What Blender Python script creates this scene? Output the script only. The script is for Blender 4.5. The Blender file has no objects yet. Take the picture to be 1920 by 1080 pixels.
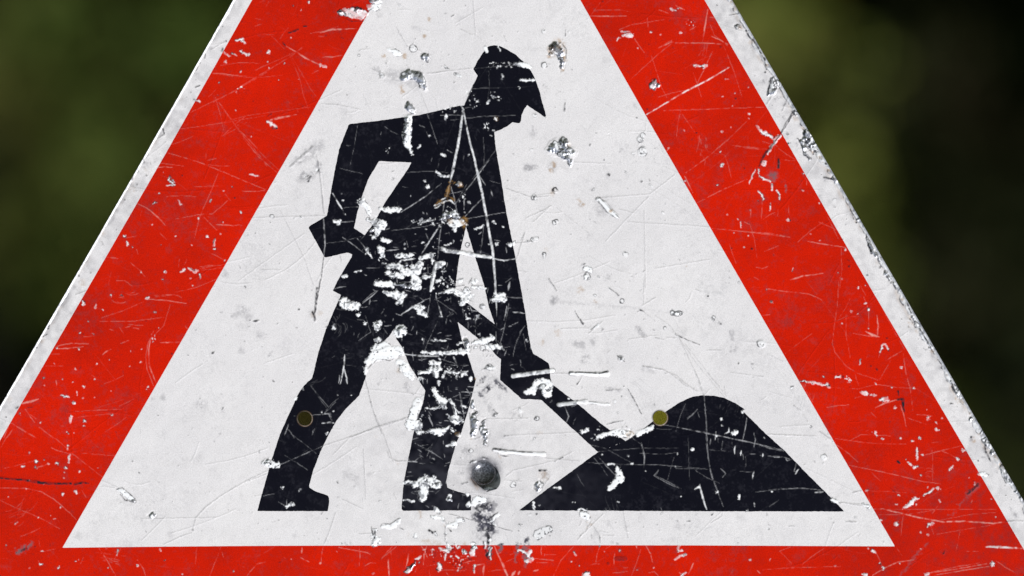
import bpy, math, random
import numpy as np
from mathutils import Vector

S = 0.000375            # metres per survey unit of the sign face (the sign's side is about 0.9 m)
Z0 = 2.2                # height of the picture's centre above the ground
sc = bpy.context.scene
col = sc.collection
R = math.radians

# ------------------------------------------------------------------ camera
cd = bpy.data.cameras.new("camera")
cam = bpy.data.objects.new("camera", cd)
col.objects.link(cam)
cam.location = (0, -4.0, Z0)
cam.rotation_euler = (R(90), 0, 0)
cd.sensor_width = 36.0
cd.lens = 200.0
cd.clip_start = 0.1
cd.clip_end = 500
cd.dof.use_dof = True
cd.dof.focus_distance = 4.0
cd.dof.aperture_fstop = 2.3
sc.camera = cam

# ------------------------------------------------------------------ sky, sun, exposure
SUN = Vector((-0.55, -0.52, 0.62)).normalized()      # direction towards the sun
elev = math.asin(SUN.z)
az = math.atan2(SUN.x, SUN.y)
w = bpy.data.worlds.new("World"); sc.world = w; w.use_nodes = True
nt = w.node_tree
sky = nt.nodes.new("ShaderNodeTexSky"); sky.sky_type = 'NISHITA'; sky.sun_disc = False
sky.sun_elevation = elev; sky.sun_rotation = az
bg = nt.nodes["Background"]; bg.inputs[1].default_value = 0.05
nt.links.new(sky.outputs[0], bg.inputs[0])
sl = bpy.data.lights.new("sun", 'SUN'); sl.energy = 5.0; sl.angle = R(0.53); sl.color = (1, 0.978, 0.95)
sun = bpy.data.objects.new("sun", sl); col.objects.link(sun)
sun.rotation_euler = SUN.to_track_quat('Z', 'Y').to_euler()
sc.view_settings.view_transform = 'Standard'; sc.view_settings.look = 'None'
sc.view_settings.exposure = 0.15; sc.view_settings.gamma = 1

# ------------------------------------------------------------------ helpers
rng = np.random.default_rng(7)

def tag(o, label=None, cat=None, group=None, kind=None):
    if label: o['label'] = label
    if cat: o['category'] = cat
    if group: o['group'] = group
    if kind: o['kind'] = kind
    return o

def empty(name, loc):
    o = bpy.data.objects.new(name, None); col.objects.link(o)
    o.location = loc; o.empty_display_size = 0.1
    return o

def np_mesh(name, co, faces, mat, parent=None, attrs=None, smooth=True, loc=None):
    """co (n,3); faces (m,k)"""
    me = bpy.data.meshes.new(name)
    m, k = faces.shape
    me.vertices.add(len(co)); me.vertices.foreach_set('co', co.astype(np.float32).ravel())
    me.loops.add(m * k); me.loops.foreach_set('vertex_index', faces.astype(np.int32).ravel())
    me.polygons.add(m)
    me.polygons.foreach_set('loop_start', (np.arange(m) * k).astype(np.int32))
    me.polygons.foreach_set('loop_total', np.full(m, k, np.int32))
    me.polygons.foreach_set('use_smooth', np.full(m, smooth, bool))
    for nm, arr in (attrs or {}).items():
        a = me.attributes.new(nm, 'FLOAT', 'POINT')
        a.data.foreach_set('value', arr.astype(np.float32))
    me.update(calc_edges=True)
    me.materials.append(mat)
    o = bpy.data.objects.new(name, me); col.objects.link(o)
    if parent: o.parent = parent
    if loc: o.location = loc
    return o

def lattice(shape, scale, seed, spacing):
    """smooth value noise in [-1,1] on a uniform grid; scale = feature size in units"""
    r = np.random.default_rng(seed)
    ny, nx = shape
    gy = np.arange(ny) * spacing / scale; gx = np.arange(nx) * spacing / scale
    g = r.uniform(-1, 1, (int(gy[-1]) + 3, int(gx[-1]) + 3)).astype(np.float32)
    iy = gy.astype(int); fy = (gy - iy); fy = fy * fy * (3 - 2 * fy)
    ix = gx.astype(int); fx = (gx - ix); fx = fx * fx * (3 - 2 * fx)
    fy = fy[:, None].astype(np.float32); fx = fx[None, :].astype(np.float32)
    a = g[iy][:, ix]; b = g[iy][:, ix + 1]; c = g[iy + 1][:, ix]; d = g[iy + 1][:, ix + 1]
    return (a * (1 - fx) + b * fx) * (1 - fy) + (c * (1 - fx) + d * fx) * fy

def fbm(shape, scale, seed, spacing, octs=3):
    o = np.zeros(shape, np.float32); amp = 1; tot = 0
    for k in range(octs):
        o += amp * lattice(shape, scale / (2 ** k), seed + k * 17, spacing); tot += amp; amp *= 0.55
    return o / tot

# ------------------------------------------------------------------ outlines surveyed on the sign face
T = {'A': (560, 60, 3.84), 'B': (560, 300, 3.84), 'C': (560, 540, 3.84), 'D': (460, 780, 3.84),
     'E': (900, 640, 3.84), 'F': (1200, 700, 3.84), 'G': (840, 800, 3.84), 'H': (0, 0, 3.84),
     'I': (0, 280, 3.84), 'J': (0, 540, 3.84), 'K': (0, 800, 3.84), 'L': (1000, 0, 3.84),
     'M': (1300, 0, 3.84), 'N': (1400, 260, 3.84), 'O': (1420, 520, 3.84), 'P': (1420, 799, 3.84),
     'Q': (400, 0, 3.84), 'R': (300, 260, 3.84), 'U': (1000, 260, 3.84), 'V': (1000, 480, 3.84),
     'X': (200, 540, 3.84), 'Y': (860, 820, 8.0), 'Z': (0, 0, 1.0),
     'n': (700, 940, 6.4), 'p': (1000, 940, 6.4), 'c': (780, 660, 5.4), 'd': (850, 560, 9.6),
     'e': (640, 340, 8.0), 'f': (680, 460, 8.0), 'g': (500, 0, 3.84), 'h': (1480, 260, 9.0)}

def pts(text):
    out = []; t = 'Z'
    for tok in text.split():
        if tok in T: t = tok; continue
        v = [float(q) for q in tok.split(',')]
        ox, oy, s = T[t]
        out.append([ox + v[0] / s, oy + v[1] / s] + [q / s for q in v[2:]])
    return out

OUTER = np.array(pts("904,-800 1373,0 1537,281 1688,541 1839,801 1920,940 2012,1100 2075,1208 2082,1236 2070,1262 2040,1272 "
                     "-225,1272 -255,1262 -266,1238 -258,1210 -198,1105 0,762 116,561 277,281 437,0 862,-745 878,-790"))
RED_OUT = np.array(pts("895,-722 1321,0 1483.6,281 1633,541 1786,801 1916,1024 1990,1150 2008,1195 2004,1225 1985,1234 "
                       "-185,1234 -205,1222 -208,1195 -190,1150 3,821 153,561 314.6,281 472.6,0 "
                       "870,-714"))
RED_IN = np.array(pts("117,1027 235.7,821 397,541 546,281 704,0 894,-340 1088,0 1247.4,281 1397.7,541 1548,801 1678,1024.5 "
                      "1300,1022.6 900,1022.2 500,1023.4 300,1025"))
WORKER = np.array(pts("A 1190,530 1240,410 1290,315 1257,268 1290,205 1340,130 1365,103 1405,95 1450,100 1500,125 1560,160 1610,205 "
    "1650,245 1685,300 1710,355 1735,430 1755,510 1782,600 1777,611 1765,610 1740,590 1645,528 1625,555 1605,600 1602,640 1590,655 1575,657 "
    "1540,650 1500,680 1440,710 1408,720 1415,800 1430,900 1448,1000 B 1462,160 1480,280 1500,400 1525,520 1545,620 1560,700 "
    "1585,840 1605,950 1623,1050 C 1632,180 1650,300 1672,430 1690,472 1800,540 1808,575 1812,640 1820,690 "
    "E 680,430 880,600 1048,718 850,797 640,605 440,420 300,415 145,278 150,130 110,95 80,55 C 1290,362 1145,245 1180,390 1220,490 1275,660 "
    "1228,855 1168,1050 D 1520,190 1460,400 1447,470 1455,515 1500,535 1625,570 1625,680 1135,682 1125,670 1125,655 "
    "1140,480 1165,350 1210,120 C 850,950 895,830 912,740 850,640 800,560 740,420 705,370 690,290 650,350 560,430 480,540 485,640 435,775 340,870 270,960 205,1079 "
    "D 540,260 490,390 460,500 462,515 500,540 560,560 594,573 603,590 603,610 595,685 85,685 120,560 190,310 250,130 "
    "C 0,755 40,700 95,650 105,620 140,470 200,290 260,150 305,50 245,20 B 248,935 285,860 380,700 385,680 370,672 345,668 "
    "195,702 183,695 72,490 74,480 90,468 180,415 203,400 210,370 235,210 A 245,1079 265,970 290,850 358,672 370,662 560,640 870,597 1160,530"))
HOLE_ARM = np.array(pts("B 578,8 812,18 780,75 700,190 620,310 560,420 530,470 475,542 398,490 420,390 450,280 500,140"))
HOLE_SHAFT = np.array(pts("B 1205,480 1240,600 1290,760 1335,900 1370,1060 C 1412,262 1225,115 1130,40 B 1130,900 1150,740 1168,640"))
HEAP = np.array(pts("E 1048,718 1150,650 1245,575 1345,500 1440,437 1530,397 1600,388 1680,391 1760,408 1840,445 1920,500 "
    "F 730,260 900,430 1040,555 1200,720 1360,880 1472,995 400,993 G 900,604 510,603 740,430 E 850,797"))

def seg_dist(X, Y, poly, closed=True):
    d = np.full(X.shape, 1e9, np.float32)
    n = len(poly)
    for i in range(n if closed else n - 1):
        ax, ay = poly[i]; bx, by = poly[(i + 1) % n]
        dx, dy = bx - ax, by - ay
        L = dx * dx + dy * dy + 1e-9
        t = np.clip(((X - ax) * dx + (Y - ay) * dy) / L, 0, 1)
        d = np.minimum(d, (X - ax - t * dx) ** 2 + (Y - ay - t * dy) ** 2)
    return np.sqrt(d)

def inside(X, Y, poly):
    c = np.zeros(X.shape, bool); n = len(poly)
    for i in range(n):
        ax, ay = poly[i]; bx, by = poly[(i + 1) % n]
        if ay == by: continue
        c ^= ((ay > Y) != (by > Y)) & (X < (bx - ax) * (Y - ay) / (by - ay) + ax)
    return c

def sdf(X, Y, poly, pad=8):
    out = np.full(X.shape, 1e3, np.float32)
    lo = poly.min(0) - pad; hi = poly.max(0) + pad
    xs, ys = X[0], Y[:, 0]
    i0, i1 = np.searchsorted(xs, lo[0]), np.searchsorted(xs, hi[0])
    j0, j1 = np.searchsorted(ys, lo[1]), np.searchsorted(ys, hi[1])
    x = X[j0:j1, i0:i1].astype(np.float32); y = Y[j0:j1, i0:i1].astype(np.float32)
    d = seg_dist(x, y, poly)
    out[j0:j1, i0:i1] = np.where(inside(x, y, poly), -d, d)
    return out

# ------------------------------------------------------------------ the fine grid of the sign face
SP = 1.25
FX0, FX1, FY0, FY1 = -60.0, 1992.0, -45.0, 1125.0
fx = np.arange(FX0, FX1 + .01, SP); fy = np.arange(FY0, FY1 + .01, SP)
NY, NX = len(fy), len(fx)
shape = (NY, NX)
FXg, FYg = np.meshgrid(fx, fy)
FXg = FXg.astype(np.float32); FYg = FYg.astype(np.float32)
W_, M_, S_, D_, Y_, G_, H_ = [np.zeros(shape, np.float32) for _ in range(7)]
n_f = lattice(shape, 3.2, 1, SP); n_m = lattice(shape, 8, 2, SP); n_l = fbm(shape, 26, 3, SP)
n_x = fbm(shape, 5.5, 4, SP, 2); n_y = fbm(shape, 5.5, 5, SP, 2); n_s = lattice(shape, 2.0, 6, SP)
n_xl = fbm(shape, 90, 8, SP, 4)

def win(p, pad):
    p = np.asarray(p)
    i0 = int(max(0, (p[:, 0].min() - pad - FX0) / SP)); i1 = int(min(NX, (p[:, 0].max() + pad - FX0) / SP + 2))
    j0 = int(max(0, (p[:, 1].min() - pad - FY0) / SP)); j1 = int(min(NY, (p[:, 1].max() + pad - FY0) / SP + 2))
    if i1 <= i0 or j1 <= j0: return None
    return np.s_[j0:j1, i0:i1]

def stroke(p, warp=0.0):
    """signed distance to a chain of tapered capsules [(x,y,r)...], and its window"""
    rm = max(q[2] for q in p)
    sl_ = win([q[:2] for q in p], rm + 7 + warp)
    if sl_ is None: return None, None
    x = FXg[sl_] + warp * n_x[sl_]; y = FYg[sl_] + warp * n_y[sl_]
    if len(p) == 1: p = p + [[p[0][0] + .01, p[0][1], p[0][2]]]
    d = np.full(x.shape, 1e3, np.float32)
    for a, b in zip(p[:-1], p[1:]):
        dx, dy = b[0] - a[0], b[1] - a[1]; L = dx * dx + dy * dy + 1e-9
        t = np.clip(((x - a[0]) * dx + (y - a[1]) * dy) / L, 0, 1)
        d = np.minimum(d, np.hypot(x - a[0] - t * dx, y - a[1] - t * dy) - (a[2] + (b[2] - a[2]) * t))
    return d, sl_

def mx(F, sl_, v): F[sl_] = np.maximum(F[sl_], v)

def mark(kind, inten, p):
    if kind == 'w':                       # paint broken away down to the white ground, rim dirty
        d, s = stroke(p, 2.6)
        if s is None: return
        r = max(q[2] for q in p)
        d = d + (1.1 * n_f[s] + 0.9 * n_s[s]) * min(1, r / 2.6) + .9 * n_m[s] * min(1, r / 6)
        v = np.clip(.5 - d / 1.3, 0, 1)
        v = np.maximum(v, np.clip((n_f[s] + .9 * n_s[s] - .62 - np.clip(d, 0, 9) * .12) * 3, 0, 1) * (d < min(4, r)) * .9)
        pit = (n_f[s] + .8 * n_s[s] - .4 * n_m[s] > .98) & (d < -.6)
        mx(W_, s, v * inten)
        mx(D_, s, np.clip(1.15 - np.abs(d - .5) / 1.0, 0, 1) * np.clip(.25 + 1.1 * n_m[s] + .5 * n_f[s], 0, 1) * .9)
        mx(D_, s, np.where(pit, .8, 0)); mx(G_, s, v * 0)
        W_[s] *= 1 - .10 * (d < -.5) * np.clip(n_x[s] * 2.2 + n_f[s], 0, 1)
        H_[s] -= .7 * np.clip(.5 - d / 3, 0, 1) * min(1, max(0, r - .8) / 3)
        H_[s] += .22 * np.exp(-((d - 1.6) / 1.2) ** 2) * (0.5 + .5 * n_m[s]) * min(1, r / 4)
    elif kind == 'm':                     # dented down to bare metal
        d, s = stroke(p, 3.4)
        if s is None: return
        r = max(q[2] for q in p)
        d = d + 1.0 * n_f[s]
        v = np.clip(.5 - d / 1.5, 0, 1)
        mx(M_, s, v * inten)
        mx(W_, s, v * np.clip((n_m[s] + .5 * n_x[s] - .1) * 3, 0, .9))
        mx(D_, s, np.clip(1.2 - np.abs(d - .4) / 1.2, 0, 1) * np.clip(.45 + 1.1 * n_m[s] + .5 * n_f[s], 0, 1))
        mx(D_, s, v * np.clip((n_f[s] + 1.1 * n_x[s] - .55) * 2.5, 0, .85))
        H_[s] -= np.clip(.5 - d / (r + 1), 0, 1) * min(3.5, .35 * r + .5)
        H_[s] += v * (1.0 * n_m[s] + .4 * n_f[s])
        H_[s] += .8 * np.exp(-((d - 1.8) / 1.6) ** 2) * min(1, r / 5)
    elif kind == 's':                     # scratch
        if len(p) == 2:
            (xa, ya, ra), (xb, yb, rb) = p
            q_ = ((xa * 7.3 + yb * 3.1) % 2 - 1) * .045
            p = [p[0], [(xa + xb) / 2 + (yb - ya) * q_, (ya + yb) / 2 - (xb - xa) * q_, max(ra, rb)], p[1]]
        p = [[p[0][0], p[0][1], p[0][2] * .45]] + [list(q) for q in p[1:-1]] + [[p[-1][0], p[-1][1], p[-1][2] * .4]] if len(p) > 2 else p
        d, s = stroke(p, .6)
        if s is None: return
        rr = p[0][2] if len(p) < 3 else p[1][2]
        v = np.clip(.5 - d / 1.25, 0, 1) * min(1, 1.5 * rr + .12) * np.clip(.70 + .6 * n_m[s] + .4 * n_f[s] + .55 * n_x[s], .08, 1) * inten
        mx(S_, s, v); H_[s] -= .1 * v
        if inten > .95 and rr > .95: mx(W_, s, v * .85)
    elif kind == 't':                     # broken, dotted scratch
        d, s = stroke(p, .6)
        if s is None: return
        v = np.clip(.5 - d / 1.2, 0, 1) * np.clip(.1 + 1.5 * n_m[s] + .8 * n_f[s], 0, 1) * inten
        mx(S_, s, v); H_[s] -= .1 * v
    elif kind == 'b':                     # broad gouge, clean bright floor
        d, s = stroke(p, .9)
        if s is None: return
        v = np.clip(.5 - d / 1.3, 0, 1) * inten
        mx(W_, s, v * np.clip(.8 + .4 * n_m[s], 0, 1))
        mx(D_, s, np.clip(1 - np.abs(d - .9) / .9, 0, 1) * np.clip(.35 + .9 * n_m[s], 0, .8))
        H_[s] -= 1.1 * np.clip(.5 - d / 3, 0, 1)
    elif kind == 'k':                     # dark scrape
        d, s = stroke(p, .8)
        if s is None: return
        mx(D_, s, np.clip(.5 - d / 1.4, 0, 1) * inten * np.clip(.8 + .6 * n_f[s], 0, 1))
        H_[s] -= .5 * np.clip(.5 - d / 2, 0, 1)
    elif kind == 'g':                     # rubbed grey smudge
        d, s = stroke(p, 5)
        if s is None: return
        r = max(q[2] for q in p)
        if inten < .85: inten *= .62
        v = np.clip(.55 - d / (r * .8 + 2), 0, 1) * np.clip(.80 + .5 * n_m[s] + .6 * n_f[s] + .35 * n_x[s] + .45 * n_s[s], 0, 1) * inten
        mx(G_, s, v)
    elif kind == 'y':                     # rust or ochre stain
        d, s = stroke(p, 3)
        if s is None: return
        r = max(q[2] for q in p)
        v = np.clip(.55 - d / (r * .7 + 1.2), 0, 1) * np.clip(.55 + .6 * n_m[s] + .6 * n_f[s] + .3 * n_s[s], 0, 1) * inten
        mx(Y_, s, v)
    elif kind == 'o':                     # small crater: dark ring, pale floor
        d, s = stroke(p, 1.6)
        if s is None: return
        d = d + .5 * n_f[s]
        mx(W_, s, np.clip(.2 - d / 1.2, 0, 1) * .5)
        mx(D_, s, np.clip(1.25 - np.abs(d) / .95, 0, 1) * np.clip(.6 + .9 * n_m[s], .1, 1) * inten)
        mx(D_, s, np.where((d < -1) & (n_f[s] > .45), .8, 0) * inten)
        H_[s] -= .35 * np.clip(.5 - d / 2.5, 0, 1)
    elif kind == 'r':                     # rough scuffed patch: many flecks
        d, s = stroke(p, 3)
        if s is None: return
        v = np.clip(.5 - d / 4, 0, 1)
        fl = np.clip((n_f[s] + .8 * n_s[s] - .55) * 3, 0, 1)
        mx(W_, s, v * fl * inten)
        mx(D_, s, v * np.clip((-n_f[s] - .6 * n_s[s] - .5) * 3, 0, 1) * .7 * inten)
        H_[s] += v * (.8 * n_f[s] + .4 * n_s[s]) * .6

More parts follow.
